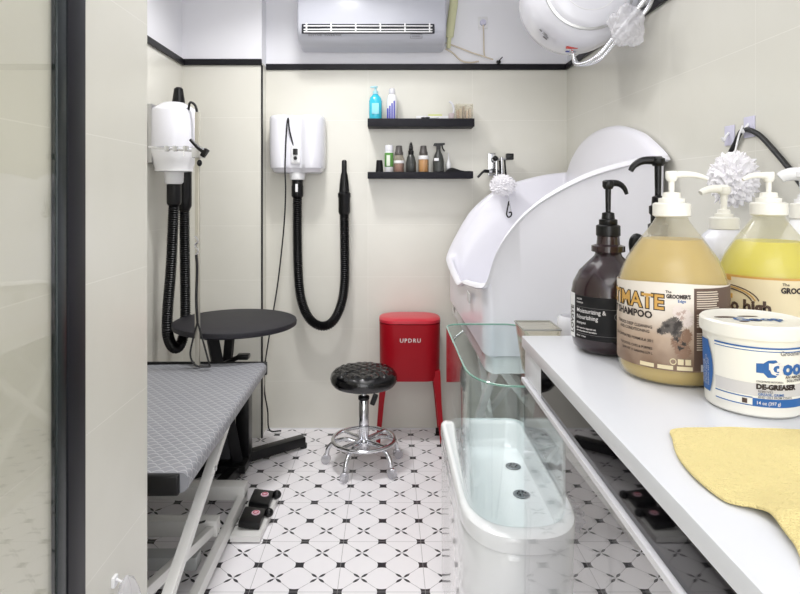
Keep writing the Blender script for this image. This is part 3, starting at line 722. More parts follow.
# ------------------------------------------------------------------ big dog bath
def big_bath():
    t = thing('dog_bath', 'large white pet bath with swooping arched splash walls on crossed white legs', 'bath', (.7, 2.8, 0))
    near = [(.364,1.043),(.402,1.154),(.465,1.252),(.534,1.321),(.631,1.384),(.743,1.436),(.884,1.476),(.975,1.489)]
    arch = [(2.215,1.492),(2.31,1.546),(2.45,1.606),(2.66,1.649),(2.9,1.652),(3.13,1.614),(3.30,1.545),(3.385,1.478)]
    far = [(.973,1.468),(.892,1.459),(.761,1.43),(.61,1.379),(.479,1.268),(.392,1.129),(.342,1.02)]
    front = [(3.33,.985),(3.15,.955),(2.92,.932),(2.80,.950),(2.72,.968),(2.55,.985),(2.38,1.005)]
    def fx(y): return .345-.012*max(0,y-2.6)
    P = [(x,2.2,h) for x,h in near]+[(1.005,y,h) for y,h in arch]+[(x,3.4,h) for x,h in far]+[(fx(y),y,h) for y,h in front]+[(.345,2.26,1.02)]
    L = catmull(P, 5, True); n = len(L)
    cx, cy = .68, 2.8
    def off(p, d):
        return (p.x + (d if p.x < cx else -d)*min(1,abs(p.x-cx)/.25), p.y + (d if p.y < cy else -d)*min(1,abs(p.y-cy)/.45))
    R = []
    def ring(d, zf): R.append([(*off(p, d), zf(p)) for p in L])
    zb = .735
    ring(.26, lambda p: zb+.0); ring(.12, lambda p: zb+.005); ring(.06, lambda p: zb+.035); ring(.040, lambda p: zb+.12)
    ring(.035, lambda p: .75+(p.z-.75)*.55); ring(.026, lambda p: p.z-.02); ring(.018, lambda p: p.z-.003)
    ring(.004, lambda p: p.z+.003); ring(-.010, lambda p: p.z-.002); ring(-.014, lambda p: p.z-.012); ring(-.008, lambda p: p.z-.018); ring(.003, lambda p: p.z-.016)
    ring(.006, lambda p: .80+(p.z-.80)*.5); ring(.008, lambda p: .765)
    ring(.030, lambda p: .762); ring(.2, lambda p: .715)
    mb = MB(); mb.rings(R, True, True); mb.build('shell', M_tub, t, True, 60)
    # seam and plinth below it
    L2 = [(p.x, p.y) for p in L]
    mb = MB(); mb.rings([[(*off(p,.02), .76) for p in L],[(*off(p,.018), .70) for p in L],[(*off(p,.03), .695) for p in L],[(*off(p,.2), .693) for p in L]]); mb.build('plinth', M_acr, t)
    MB().b2(.336,.340,2.52,2.60,.90,.94,.001).build('maker_plate', M_greyp, t)
    MB().b2(.355,.37,3.24,3.30,.70,.76,.003).build('drain_stub', M_black, t)
    for yy in (2.36, 3.26):
        MB().bar((.42,yy,.70),(.96,yy,.02),.035,.03).build('leg', M_metalw, t)
        MB().bar((.96,yy+.04,.70),(.42,yy+.04,.02),.035,.03).build('leg', M_metalw, t)
    MB().b2(.40,.44,2.32,3.34,.0,.04,.004).build('leg_rail', M_metalw, t)
    MB().b2(.94,.98,2.32,3.34,.0,.04,.004).build('leg_rail', M_metalw, t)
    MB().bar((.43,2.40,.69),(.43,3.22,.04),.03,.03).build('brace', M_metalw, t)
    MB().bar((.46,3.22,.69),(.46,2.40,.04),.03,.03).build('brace', M_metalw, t)
big_bath()
# hand shower hanging under the bath corner
t = thing('hand_shower', 'grey oval shower head hanging below the bath front corner, seen through glass', 'shower head', (.325, 3.0, .47))
MB().ball((.312,3.0,.475),.03,(.85,.5,1.7)).build('head', M_greyoval, t)
MB().tube(catmull([(.312,3.0,.43),(.314,3.0,.37),(.33,3.02,.28),(.36,3.06,.2),(.40,3.1,.10),(.39,3.1,.045)],6),.006,8).build('stem', M_chrome, t)
MB().tube(catmull([(.312,3.0,.52),(.312,3.0,.58),(.325,3.0,.64),(.37,3.0,.680)],6),.006,8).build('hanger', M_chrome, t)

# faucet on the back wall
def faucet():
    x, y, z = .625, 3.505, 1.50
    t = thing('wall_mixer', 'chrome wall mixer tap with black levers and hooks above the bath', 'tap', (x, y, z-.08))
    MB().box((x-.03,y-.008,z+.02),(.045,.016,.13),.006).build('wall_plate', M_chrome, t)
    MB().cyl((x-.05,y-.03,z-.02),(x+.03,y-.03,z-.02),.014).cyl((x-.03,y-.03,z-.02),(x-.03,y,z-.02),.012).build('mixer_body', M_chrome, t)
    MB().tube(catmull([(x-.055,y-.045,z-.02),(x-.085,y-.055,z-.022),(x-.118,y-.06,z-.055)],5),[.010]*5+[.0065]*6,10).build('lever', M_black, t)
    MB().cyl((x-.012,y-.055,z-.12),(x-.012,y-.055,z+.055),.007).cyl((x+.018,y-.055,z-.15),(x+.018,y-.055,z+.06),.006).build('riser', M_chrome, t)
    MB().cyl((x-.03,y-.05,z+.05),(x+.06,y-.05,z+.05),.007).cyl((x-.018,y-.05,z+.05),(x-.018,y,z+.05),.008).build('hook_bar', M_steel, t)
    MB().ball((x-.018,y-.058,z+.052),.016).build('bar_knob', M_black, t)
    MB().box((x+.062,y-.06,z+.062),(.042,.032,.036),.005).build('shower_holder', M_black, t)
    MB().tube(catmull([(x+.004,y-.065,z+.04),(x+.008,y-.07,z-.02),(x+.0,y-.07,z-.07)],4),.006,8).build('black_hook', M_black, t)
    MB().tube(catmull([(x+.035,y-.05,z+.05),(x+.04,y-.055,z-.02),(x+.045,y-.055,z-.07)],4),.005,8).build('side_hook', M_blackm, t)
    MB().box((x-.02,y-.05,z-.018),(.03,.02,.02),.004).build('valve_cap', M_black, t)
faucet()
tag(crumple((.620,3.30,1.40),.054,(1.15,.75,.95),.32,7.0,1.7).build('bath_puff', M_loofah), 'white mesh bath puff hanging from the mixer tap', 'bath puff')
t = thing('leash_clip', 'small dark metal curled clip dangling below the puff on the bath wall', 'clip', (.655, 3.33, 1.27))
MB().tube(catmull([(.655,3.33,1.345),(.66,3.33,1.325),(.662,3.33,1.31)],4),.003,6).build('cord', M_chrome, t)
MB().tube(catmull([(.660,3.33,1.312),(.652,3.33,1.27),(.648,3.33,1.24),(.658,3.33,1.225),(.673,3.33,1.235),(.672,3.33,1.252),(.660,3.33,1.25)],5),.004,8).build('hook', M_black, t)
MB().tube(catmull([(.660,3.33,1.312),(.667,3.33,1.28),(.672,3.33,1.252)],4),.0035,8).build('gate', M_chrome, t)

# ------------------------------------------------------------------ small glass-walled spa bath
def spa():
    t = thing('spa_bath', 'small white oval pet spa bath with clear curved glass walls', 'bath', (.302, 1.78, 0))
    cx, yf, yb = .328, 1.405, 2.165
    def outline(hw, f, b, z, n=14):
        """U plan: rounded front, squarer back"""
        out = []
        fl = hw*1.5
        for k in range(n*2+1):       # front arc from +x to -x
            a = PI*k/(n*2); c_, s_ = math.cos(a), math.sin(a)
            out.append((cx+hw*math.copysign(abs(c_)**.76,c_), f+fl-fl*abs(s_)**.76, z))
        rb = hw*.4
        for (sx_, a0) in ((-1,180),(1,90)):
            for k in range(6):
                a = math.radians(a0-90*k/5); out.append((cx+sx_*(hw-rb)+rb*math.cos(a), b-rb+rb*math.sin(a), z))
        return out
    W = .146
    zr = .565
    mb = MB()
    V = mb.rings([outline(.104,yf+.09,yb-.08,.486),outline(.111,yf+.078,yb-.07,.490),outline(.116,yf+.066,yb-.056,.51),outline(.122,yf+.052,yb-.042,.552),outline(.126,yf+.046,yb-.036,.562),
              outline(.131,yf+.036,yb-.028,zr),outline(.139,yf+.018,yb-.014,zr-.001),outline(W-.001,yf+.004,yb-.003,zr-.008),outline(W,yf,yb,zr-.02),outline(W,yf,yb,zr-.042),outline(W-.006,yf+.008,yb-.006,zr-.046)], True, False); mb.bm.faces.new(V[0])
    mb.build('basin', M_acr, t)
    mb = MB(); mb.rings([outline(W-.006,yf+.010,yb-.006,.0),outline(W-.004,yf+.008,yb-.004,.03),outline(W-.003,yf+.006,yb-.003,.45),outline(W-.002,yf+.002,yb-.002,.505),outline(W-.006,yf+.010,yb-.006,zr-.047)], True, False); mb.build('skirt', M_acr, t)
    # glass wall
    go = outline(.129,yf+.038,yb-.030,0); gi = outline(.125,yf+.043,yb-.034,0)
    z0, z1 = zr+.0005, .897
    mb = MB(); mb.rings([[(a[0],a[1],z0) for a in go],[(a[0],a[1],z1) for a in go],[(a[0],a[1],z1) for a in gi],[(a[0],a[1],z0) for a in gi],[(a[0],a[1],z0) for a in go]],True,False); mb.build('glass_wall', M_tubglass, t)
    mid = outline(.127,yf+.0405,yb-.032,z1+.001)
    MB().tube(mid,.0028,6,closed=True).build('glass_rim', M_glassedge, t)
    for yy, zz in ((1.94,.4875),(1.76,.4875)):
        d = MB().lathe([(.003,.0),(.018,.0),(.022,.002),(.024,.0005),(.024,-.001)],(.398 if yy > 1.8 else .385,yy,zz+.001)).build('drain', M_drain, t)
        for k in range(6):
            a = PI/3*k; MB().cyl((d.data.vertices[0].co.x-.003+.011*math.cos(a),yy+.011*math.sin(a),zz+.003),(d.data.vertices[0].co.x-.003+.011*math.cos(a),yy+.011*math.sin(a),zz+.0045),.0028,None,8).build('drain_hole', M_blackm, d)
spa()
tag(crumple((.70,2.42,.075),.06,(1,1,1.15),.35,2.4,9.1).build('plastic_bag', M_bag), 'clear crumpled plastic bag on the floor behind the glass counter', 'plastic bag')

# ------------------------------------------------------------------ counter
def counter():
    xf, y0, y1 = .265, .12, 1.21
    t = thing('display_counter', 'white-topped glass display counter running along the right wall', 'counter', (.65, .66, 0))
    MB().b2(xf,XR-.003,y0,y1,HC-.022,HC,.0015).build('worktop', M_lam, t)
    # slim band under the top: white end piece, black gloss panel
    MB().b2(xf+.006,xf+.02,1.082,y1-.002,HC-.080,HC-.023,.002).build('band_end', M_lam, t)
    MB().b2(xf+.006,xf+.012,y0,1.081,HC-.080,HC-.023,.0).build('band_panel', M_blackglass, t, False)
    MB().b2(xf+.012,xf+.03,y0,1.07,HC-.080,HC-.026,.002).build('band_backing', M_blackm, t)
    MB().b2(xf-.001,xf+.014,y0,y1,HC-.090,HC-.081,.002).build('silver_strip', M_alu, t)
    # clear front, end pane and posts
    MB().b2(xf+.004,xf+.009,y0,.743,.03,HC-.098).build('front_pane', M_glass, t, False)
    MB().b2(xf+.004,xf+.009,.747,y1-.007,.03,HC-.098).build('front_pane', M_glass, t, False)
    MB().b2(xf+.004,XR-.005,y1-.006,y1-.001,.03,HC-.023).build('end_pane', M_glass, t, False)
    MB().b2(xf,XR-.003,y0,y1,.0,.03,.002).build('plinth', M_lam, t)
    MB().b2(xf+.05,XR-.003,y0,y0+.02,.03,HC-.023,.002).build('rear_panel', M_lam, t)
    # small ledge at the far end
    MB().b2(.30,.70,y1+.001,1.345,.968,.98,.002).build('end_ledge', M_lam, t)
counter()
# clear tapering container and white bucket behind the end
t = thing('plastic_container', 'clear tapered plastic container standing behind the far end of the counter', 'container', (.314,1.275,.98))
def tap(cx, cy, z0, z1, w0, w1, d0, d1, th):
    mb = MB()
    def q(w, d, z): return [(cx-w,cy-d,z),(cx+w,cy-d,z),(cx+w,cy+d,z),(cx-w,cy+d,z)]
    mb.rings([q(w0-th,d0-th,z0+th),q(w1-th,d1-th,z1),q(w1,d1,z1),q(w0,d0,z0)]); return mb
tap(.312,1.275,.981,1.080,.025,.038,.03,.042,.0025).build('container_body', M_clear, t, False)
mb = MB().tube([(.274,1.233,1.080),(.350,1.233,1.080),(.350,1.317,1.080),(.274,1.317,1.080)],.0022,6,closed=True); mb.build('container_rim', mat('grey_rim',(150,150,145),.4), t)
t = thing('ceramic_bowl', 'white rounded bowl behind the counter end, left of the plum bottle', 'bowl', (.396,1.285,.98))
MB().lathe([(.02,0),(.032,.003),(.038,.03),(.0395,.09),(.037,.112),(.032,.118),(.029,.114),(.030,.09),(.029,.02),(.02,.01)],(.396,1.285,.981),36).build('bowl_body', M_white, t)

# ------------------------------------------------------------------ pumps and bottles on the worktop
def pump(t, m, cx, cy, z, s, stem, ang, L=.055, collar=.018, drop=.0, thick=1.0):
    """dispenser: collar, stem, head with a spout turned to ang"""
    p = MB().lathe([(collar*.8,z-.004),(collar,z),(collar,z+.012*s),(collar*.72,z+.014*s),(collar*.66,z+.028*s),(collar*.4,z+.030*s)],(cx,cy,0),28).build('pump', m, t)
    zt = z+.028*s+stem
    MB().cyl((cx,cy,z+.026*s),(cx,cy,zt),.0055*thick,.0065*thick,16).build('stem', m, p)
    d = Vector((math.cos(ang),math.sin(ang),0)); c = Vector((cx,cy,0))
    h = MB().lathe([(.009*thick,zt-.002),(.0125*thick,zt+.003),(.0125*thick,zt+.012),(.008,zt+.014)],(cx,cy,0),20)
    P = [c-d*.006+Vector((0,0,zt+.008)), c+d*L*.5+Vector((0,0,zt+.0085)), c+d*L*.85+Vector((0,0,zt+.005-drop*.4)), c+d*L+Vector((0,0,zt+.001-drop))]
    Q = catmull(P,5); nq = len(Q)
    h.tube(Q,[.0085*thick-(.0035)*k/(nq-1) for k in range(nq)],10); h.build('spout', m, p)

def face_of(cx, cy): return math.atan2(-cy, -cx)

def plum():
    cx, cy = .397, 1.100
    t = thing('pump_bottle', 'dark plum round pump bottle with charcoal label, leftmost on the white counter', 'bottle', (cx,cy,HC))
    z = HC
    MB().lathe([(.030,z),(.050,z+.002),(.060,z+.010),(.064,z+.026),(.065,z+.05),(.065,z+.100),(.061,z+.122),(.050,z+.143),(.036,z+.158),(.024,z+.170),(.022,z+.176)],(cx,cy,0),64).build('body', M_purple, t)
    MB().lathe([(.022,z+.175),(.029,z+.178),(.029,z+.188),(.020,z+.191),(.019,z+.207)],(cx,cy,0),40).build('neck', M_purple, t)
    MB().lathe([(.019,z+.205),(.021,z+.207),(.021,z+.224),(.018,z+.226)],(cx,cy,0),32).build('screw_cap', M_black, t)
    pump(t, M_black, cx, cy, z+.226, .75, .045, .15, .036, .016, .012, .8)
    F = face_of(cx, cy); r = .0655
    lb = band(cx,cy,F,r,-.075,.085,z+.028,z+.103).build('label', M_darklabel, t)
    band(cx,cy,F,r+.0004,-.0865,-.067,z+.027,z+.105).build('side_strip', M_white2, lb)
    f = cyl_map(cx,cy,F,r+.0008,z)
    T_ = MB()
    for s, sz, u, v in (('Moisturizing &',.0105,-.060,.074),('Nourishing',.0105,-.060,.063),('shampoo',.0062,-.060,.0545),('Salon care for dogs and cats',.0038,-.060,.046),('with silk protein and oat extract',.0034,-.060,.041),('500 ml   17 fl oz',.0034,-.060,.032),('SALON',.0042,-.060,.096),('FORMULA',.0036,-.060,.090)):
        add_mb(T_, text_mb(s, sz, lambda a,b,u=u,v=v: f(u+a,v+b), .0001, .92))
    T_.build('lettering', M_text, lb, False)
    L_ = band(cx,cy,F,r+.0009,-.060,.06,z+.0835,z+.0839); add_mb(L_, band(cx,cy,F,r+.0009,-.060,.06,z+.037,z+.0374)); L_.build('rule', M_grey_t, lb)
    # small round seal
    g = cyl_map(cx,cy,F,r+.0010,z); sm = MB()
    sm.tube([g(.017+.0065*math.cos(2*PI*k/24), .072+.0065*math.sin(2*PI*k/24)) for k in range(24)],.0005,5,closed=True)
    sm.tube([g(.015,.068),g(.018,.072),g(.017,.076),g(.019,.077)],.0007,5); sm.build('seal', M_grey_t, lb)
    f2 = cyl_map(cx,cy,F,r+.0012,z)
    text_mb('LOVSYE', .0165, lambda a,b: f2(-.0700-b, .034+a), .0003, .86).build('side_lettering', M_darkp, lb, False)
plum()
def plum_tall():
    cx, cy = .509, 1.150; z = HC
    t = thing('pump_bottle', 'dark bottle with tall black pump, mostly hidden behind the amber jug', 'bottle', (cx,cy,HC))
    MB().lathe([(.025,z),(.035,z+.003),(.038,z+.015),(.038,z+.155),(.034,z+.178),(.022,z+.198),(.015,z+.206)],(cx,cy,0),48).build('body', M_purple, t)
    MB().lathe([(.014,z+.204),(.018,z+.207),(.018,z+.224),(.013,z+.226),(.013,z+.245)],(cx,cy,0),28).build('neck', M_black, t)
    MB().tube(catmull([(cx-.030,cy-.01,z+.190),(cx-.045,cy-.012,z+.200),(cx-.052,cy-.012,z+.188),(cx-.046,cy-.012,z+.15)],5),.008,10).build('side_handle', M_black, t)
    pump(t, M_black, cx, cy, z+.245, 1.1, .060, PI-.1, .05, .016, .012, 1.0)
plum_tall()

def jug(cx, cy, lb, liq, lvl, ang, L, s=1.0):
    z = HC
    t = thing('pump_jug', lb, 'jug', (cx,cy,HC))
    prof = [(.055,0),(.072,.002),(.079,.010),(.082,.022),(.083,.05),(.083,.135),(.080,.153),(.075,.168),(.067,.184),(.050,.209),(.035,.228),(.026,.241),(.0235,.247)]
    prof = [(p.x*.955,p.y) for p in catmull([(a,b,0) for a,b in prof],4)]
    MB().lathe([(r*s,z+h*s) for r,h in prof],(cx,cy,0),64).build('body', M_jugshell, t)
    lp = [(r*s-.003,z+max(.003,h*s)) for r,h in prof if h*s < lvl]
    last = lp[-1]
    MB().lathe(lp+[(last[0]-.002,z+lvl),(.01,z+lvl)],(cx,cy,0),64).build('contents', liq, t)
    MB().lathe([(.0245,.243),(.0275,.246),(.0275,.264),(.024,.266)] if 0 else [(.0245*s,z+.246*s),(.0275*s,z+.248*s),(.0275*s,z+.266*s),(.024*s,z+.268*s)],(cx,cy,0),40).build('screw_cap', M_whitepump, t)
    pump(t, M_whitepump, cx, cy, z+.268*s, .55, .020*s, ang, L, .019*s, .0, .72)
    return t
j1 = (.443, .953)
t = jug(*j1, 'big amber shampoo jug with white pump and tan dog label, front centre of the counter', M_liq1, .212, -.05, .055)
def jug1_label(t, cx, cy):
    F = face_of(cx, cy); z = HC; r = .0800
    import_top = lambda k: z+.147+.004*math.sin(k*PI)
    lb = band(cx,cy,F,r,-.135,.125,z+.026,z+.150,60,top=lambda k: z+.150-.003*math.cos(k*PI*2),bot=lambda k: z+.026).build('label', None, t)
    # printed tan-to-brown gradient with grain (part of the print)
    m = bpy.data.materials.new('tan_dog_label'); m.use_nodes = True; nt = m.node_tree; p = nt.nodes['Principled BSDF']; d = N(nt); (xyz, g) = d.pos()
    k = d.m('DIVIDE', d.m('SUBTRACT', xyz[2], z+.03), .11)
    nz = nt.nodes.new('ShaderNodeTexNoise'); nz.inputs['Scale'].default_value = 30; nt.links.new(g.outputs['Position'], nz.inputs['Vector'])
    k = d.m('ADD', k, d.m('MULTIPLY', d.m('SUBTRACT', nz.outputs['Fac'], .5), .5))
    cr = nt.nodes.new('ShaderNodeValToRGB'); nt.links.new(k, cr.inputs[0]); e = cr.color_ramp.elements
    e[0].position = 0; e[0].color = (*lin((128,104,86)),1); e[1].position = .85; e[1].color = (*lin((230,222,212)),1)
    q = e.new(.4); q.color = (*lin((184,162,142)),1)
    nt.links.new(cr.outputs[0], p.inputs['Base Color']); p.inputs['Roughness'].default_value = .4
    lb.data.materials.append(m)
    br = band(cx,cy,F,r+.0004,.030,.118,z+.028,z+.146).build('side_panel', M_labelbr, lb)
    f = cyl_map(cx,cy,F,r+.0008,z); f1 = cyl_map(cx,cy,F,r+.0005,z); f3 = cyl_map(cx,cy,F,r+.0011,z)
    def tx(s, sz, u, v, m_, nm, al='LEFT', sx=1, bold=.0001, ff=f, sp=1.0):
        text_mb(s, sz, lambda a,b: ff(u+a,v+b), bold, sx, al, 2, sp).build(nm, m_, lb, False)
    tx('ULTIMATE',.030,-.010,.114,M_darkp,'title_outline','RIGHT',.98,.0022,f1)
    tx('ULTIMATE',.030,-.010,.114,M_gold,'title','RIGHT',.98,.0006,f3)
    tx('PET SHAMPOO',.0145,-.026,.099,M_darkp,'subtitle','RIGHT',1,.0005)
    tx("The",.0050,-.008,.1385,M_darkp,'lettering'); tx("GROOMER'S",.0078,-.007,.131,M_darkp,'lettering','LEFT',.75,.0004); tx('Edge',.0058,.008,.1255,M_blue,'lettering')
    T_ = MB()
    for s, sz, u, v in (('TEARLESS DEEP CLEANING',.0062,-.026,.084),('AND CONDITIONING',.0062,-.030,.077),('CONCENTRATED FORMULA 50:1',.0058,-.024,.064),('FOR DOGS, CATS & PUPPIES',.0052,-.026,.053),('128 FL OZ  (1 GALLON) 3.79 L',.0045,-.026,.046)):
        add_mb(T_, text_mb(s, sz, lambda a,b,u=u,v=v: f(u+a,v+b), .0001, .95, 'RIGHT'))
    T_.build('small_print', M_darkp, lb, False)
    T_ = MB(); random.seed(3)
    for k in range(26):
        v = .141-.0033*k
        if k in (8,9,16,17): continue
        add_mb(T_, band(cx,cy,F,r+.0009,.034,.034+.032+random.random()*.006,z+v-.0008,z+v+.0006,8))
    T_.build('side_print', M_label, lb)
    # badges along the foot
    for k, u in enumerate((.002,.012,.022)):
        B = MB()
        if k == 0: B.tube([f(u+.004*math.cos(2*PI*a/16),.040+.004*math.sin(2*PI*a/16)) for a in range(16)],.0008,5,closed=True)
        else: B = band(cx,cy,F,r+.0008,u-.0038,u+.0038,z+.036,z+.044,6)
        B.build('badge', M_label2, lb)
    for k in range(3):
        band(cx,cy,F,r+.0007,-.045+.026*k,-.024+.026*k,z+.028,z+.0335,6).build('foot_badge', M_label2, lb)
    band(cx,cy,F,r+.0008,.040,.066,z+.027,z+.037,6).build('maker_badge', M_white2, lb)
    tx('DAVIS' if 0 else 'ONYX',.008,.043,.0295,M_darkp,'badge_lettering','LEFT',1,.0003,f3)
    # two dog portraits printed on the label: a pale one behind a dark furry one
    def fur(parts, m_, nm, seed, n, par, k):
        """small printed strokes filling soft ellipses (u, v, ru, rv)"""
        random.seed(seed); B = MB(); g = cyl_map(cx,cy,F,r+.0006+.0001*k,z)
        for q in range(n):
            pu, pv, ru, rv = parts[q % len(parts)]
            a = random.random()*2*PI; q_ = math.sqrt(random.random()); u = pu+ru*q_*math.cos(a); v = pv+rv*q_*math.sin(a)
            d_ = math.atan2(v-pv, u-pu)+random.uniform(-.6,.6); l = random.uniform(.0015,.0038); w = random.uniform(.0004,.0010)
            du, dv = math.cos(d_), math.sin(d_)
            vs = [B.bm.verts.new(g(u+a_*du*l-b_*dv*w, v+a_*dv*l+b_*du*w)) for a_, b_ in ((-1,0),(0,-1),(1,0),(0,1))]
            B.bm.faces.new(vs)
        return B.build(nm, m_, par, False)
    md = mat('dark_fur_print',(92,86,82),.6); mk = mat('black_fur_print',(52,46,44),.6); ml = mat('pale_fur_print',(228,216,210),.6); mp = mat('pink_grey_print',(190,168,158),.6); mbw = mat('brown_fur_print',(142,112,92),.6)
    pale = [(.013,.110,.010,.009),(.021,.102,.007,.012),(.007,.114,.005,.005)]
    fur(pale, ml, 'pale_dog_print', 1, 420, lb, 0); fur([(.009,.109,.002,.0015),(.016,.112,.0015,.0015),(.013,.104,.002,.002)], mp, 'pale_dog_features', 2, 50, lb, 1)
    low = [(.011,.068,.012,.012),(.015,.056,.010,.010),(.020,.078,.006,.009)]
    fur(low, mbw, 'brown_dog_print', 3, 520, lb, 0); fur([(.011,.060,.003,.002),(.016,.066,.002,.002),(.006,.072,.003,.004)], mk, 'brown_dog_features', 4, 60, lb, 1)
    dark = [(-.004,.090,.009,.008),(.004,.094,.010,.009),(-.012,.083,.006,.004),(.006,.084,.007,.009)]
    fur(dark, md, 'dark_dog_print', 5, 560, lb, 1); fur([(-.016,.082,.002,.0015),(-.006,.091,.002,.0015),(.005,.086,.004,.007),(.008,.095,.004,.003)], mk, 'dark_dog_features', 6, 150, lb, 2)
jug1_label(t, *j1)

j2 = (.624, 1.0)
t = jug(*j2, 'bright yellow shampoo jug with white pump behind the white pail', M_liq2, .205, PI+.1, .045)
def jug2_label(t, cx, cy):
    F = face_of(cx, cy); z = HC; r = .0800
    lb = band(cx,cy,F,r,-.13,.13,z+.026,z+.152,60).build('label', M_label2, t)
    f = cyl_map(cx,cy,F,r+.0008,z); f1 = cyl_map(cx,cy,F,r+.0005,z)
    band(cx,cy,F,r+.0003,-.13,.13,z+.150,z+.1535).build('label_border', M_gold, lb)
    def tx(s, sz, u, v, m_, nm, al='LEFT', sx=1, bold=.0001, ff=f):
        text_mb(s, sz, lambda a,b: ff(u+a,v+b), bold, sx, al).build(nm, m_, lb, False)
    tx("The",.006,.018,.142,M_darkp,'lettering'); tx("GROOMER'S",.0115,.016,.131,M_darkp,'lettering','LEFT',.85,.0006); tx('Edge',.007,.042,.124,M_darkp,'lettering')
    tx('So high',.026,.004,.098,M_brownp,'title','RIGHT',.92,.0012)
    # brown sweeping arch and mottled patch
    for k in range(3):
        MB().tube([f1(-.062+.05*math.cos(math.radians(a))*(1-.1*k), .112+.025*math.sin(math.radians(a))*(1-.12*k)) for a in range(10,150,8)],.0009,5).build('arch_print', (M_brownp,M_gold,M_brownp)[k], lb)
    for k in range(7):
        random.seed(k); u = -.078+.012*random.random(); v = .144-.014*k
        band(cx,cy,F,r+.0007,u,u+.008+.006*random.random(),z+v,z+v+.007,5).build('leaf_print', M_brownp if k%2 else M_gold, lb)
jug2_label(t, *j2)
# short white jug behind and small bottle at the frame edge
def white_jug():
    cx, cy, z = .632, 1.148, HC
    t = thing('pump_jug', 'white jug with ivory pump between the amber and yellow jugs', 'jug', (cx,cy,HC))
    MB().lathe([(.035,z),(.050,z+.003),(.055,z+.02),(.055,z+.12),(.054,z+.160),(.046,z+.190),(.034,z+.207),(.026,z+.214),(.022,z+.216)],(cx,cy,0),48).build('body', M_white, t)
    MB().lathe([(.022,z+.214),(.026,z+.216),(.026,z+.236),(.022,z+.238)],(cx,cy,0),32).build('screw_cap', M_whitepump, t)
    pump(t, M_whitepump, cx, cy, z+.238, .5, .030, PI+.2, .05, .016)
white_jug()
def edge_bottle():
    cx, cy, z = .79, 1.155, HC
    t = thing('pump_bottle', 'pale bottle with wide white cap at the right edge of the photo', 'bottle', (cx,cy,HC))
    MB().lathe([(.03,z),(.040,z+.003),(.044,z+.02),(.044,z+.16),(.038,z+.20),(.026,z+.225),(.022,z+.235)],(cx,cy,0),40).build('body', M_white2, t)
    MB().lathe([(.022,z+.233),(.026,z+.236),(.026,z+.262),(.022,z+.264)],(cx,cy,0),32).build('screw_cap', M_whitepump, t)
    pump(t, M_white2, cx, cy, z+.264, .6, .03, PI-.5, .04, .018, 0, 1.6)
edge_bottle()

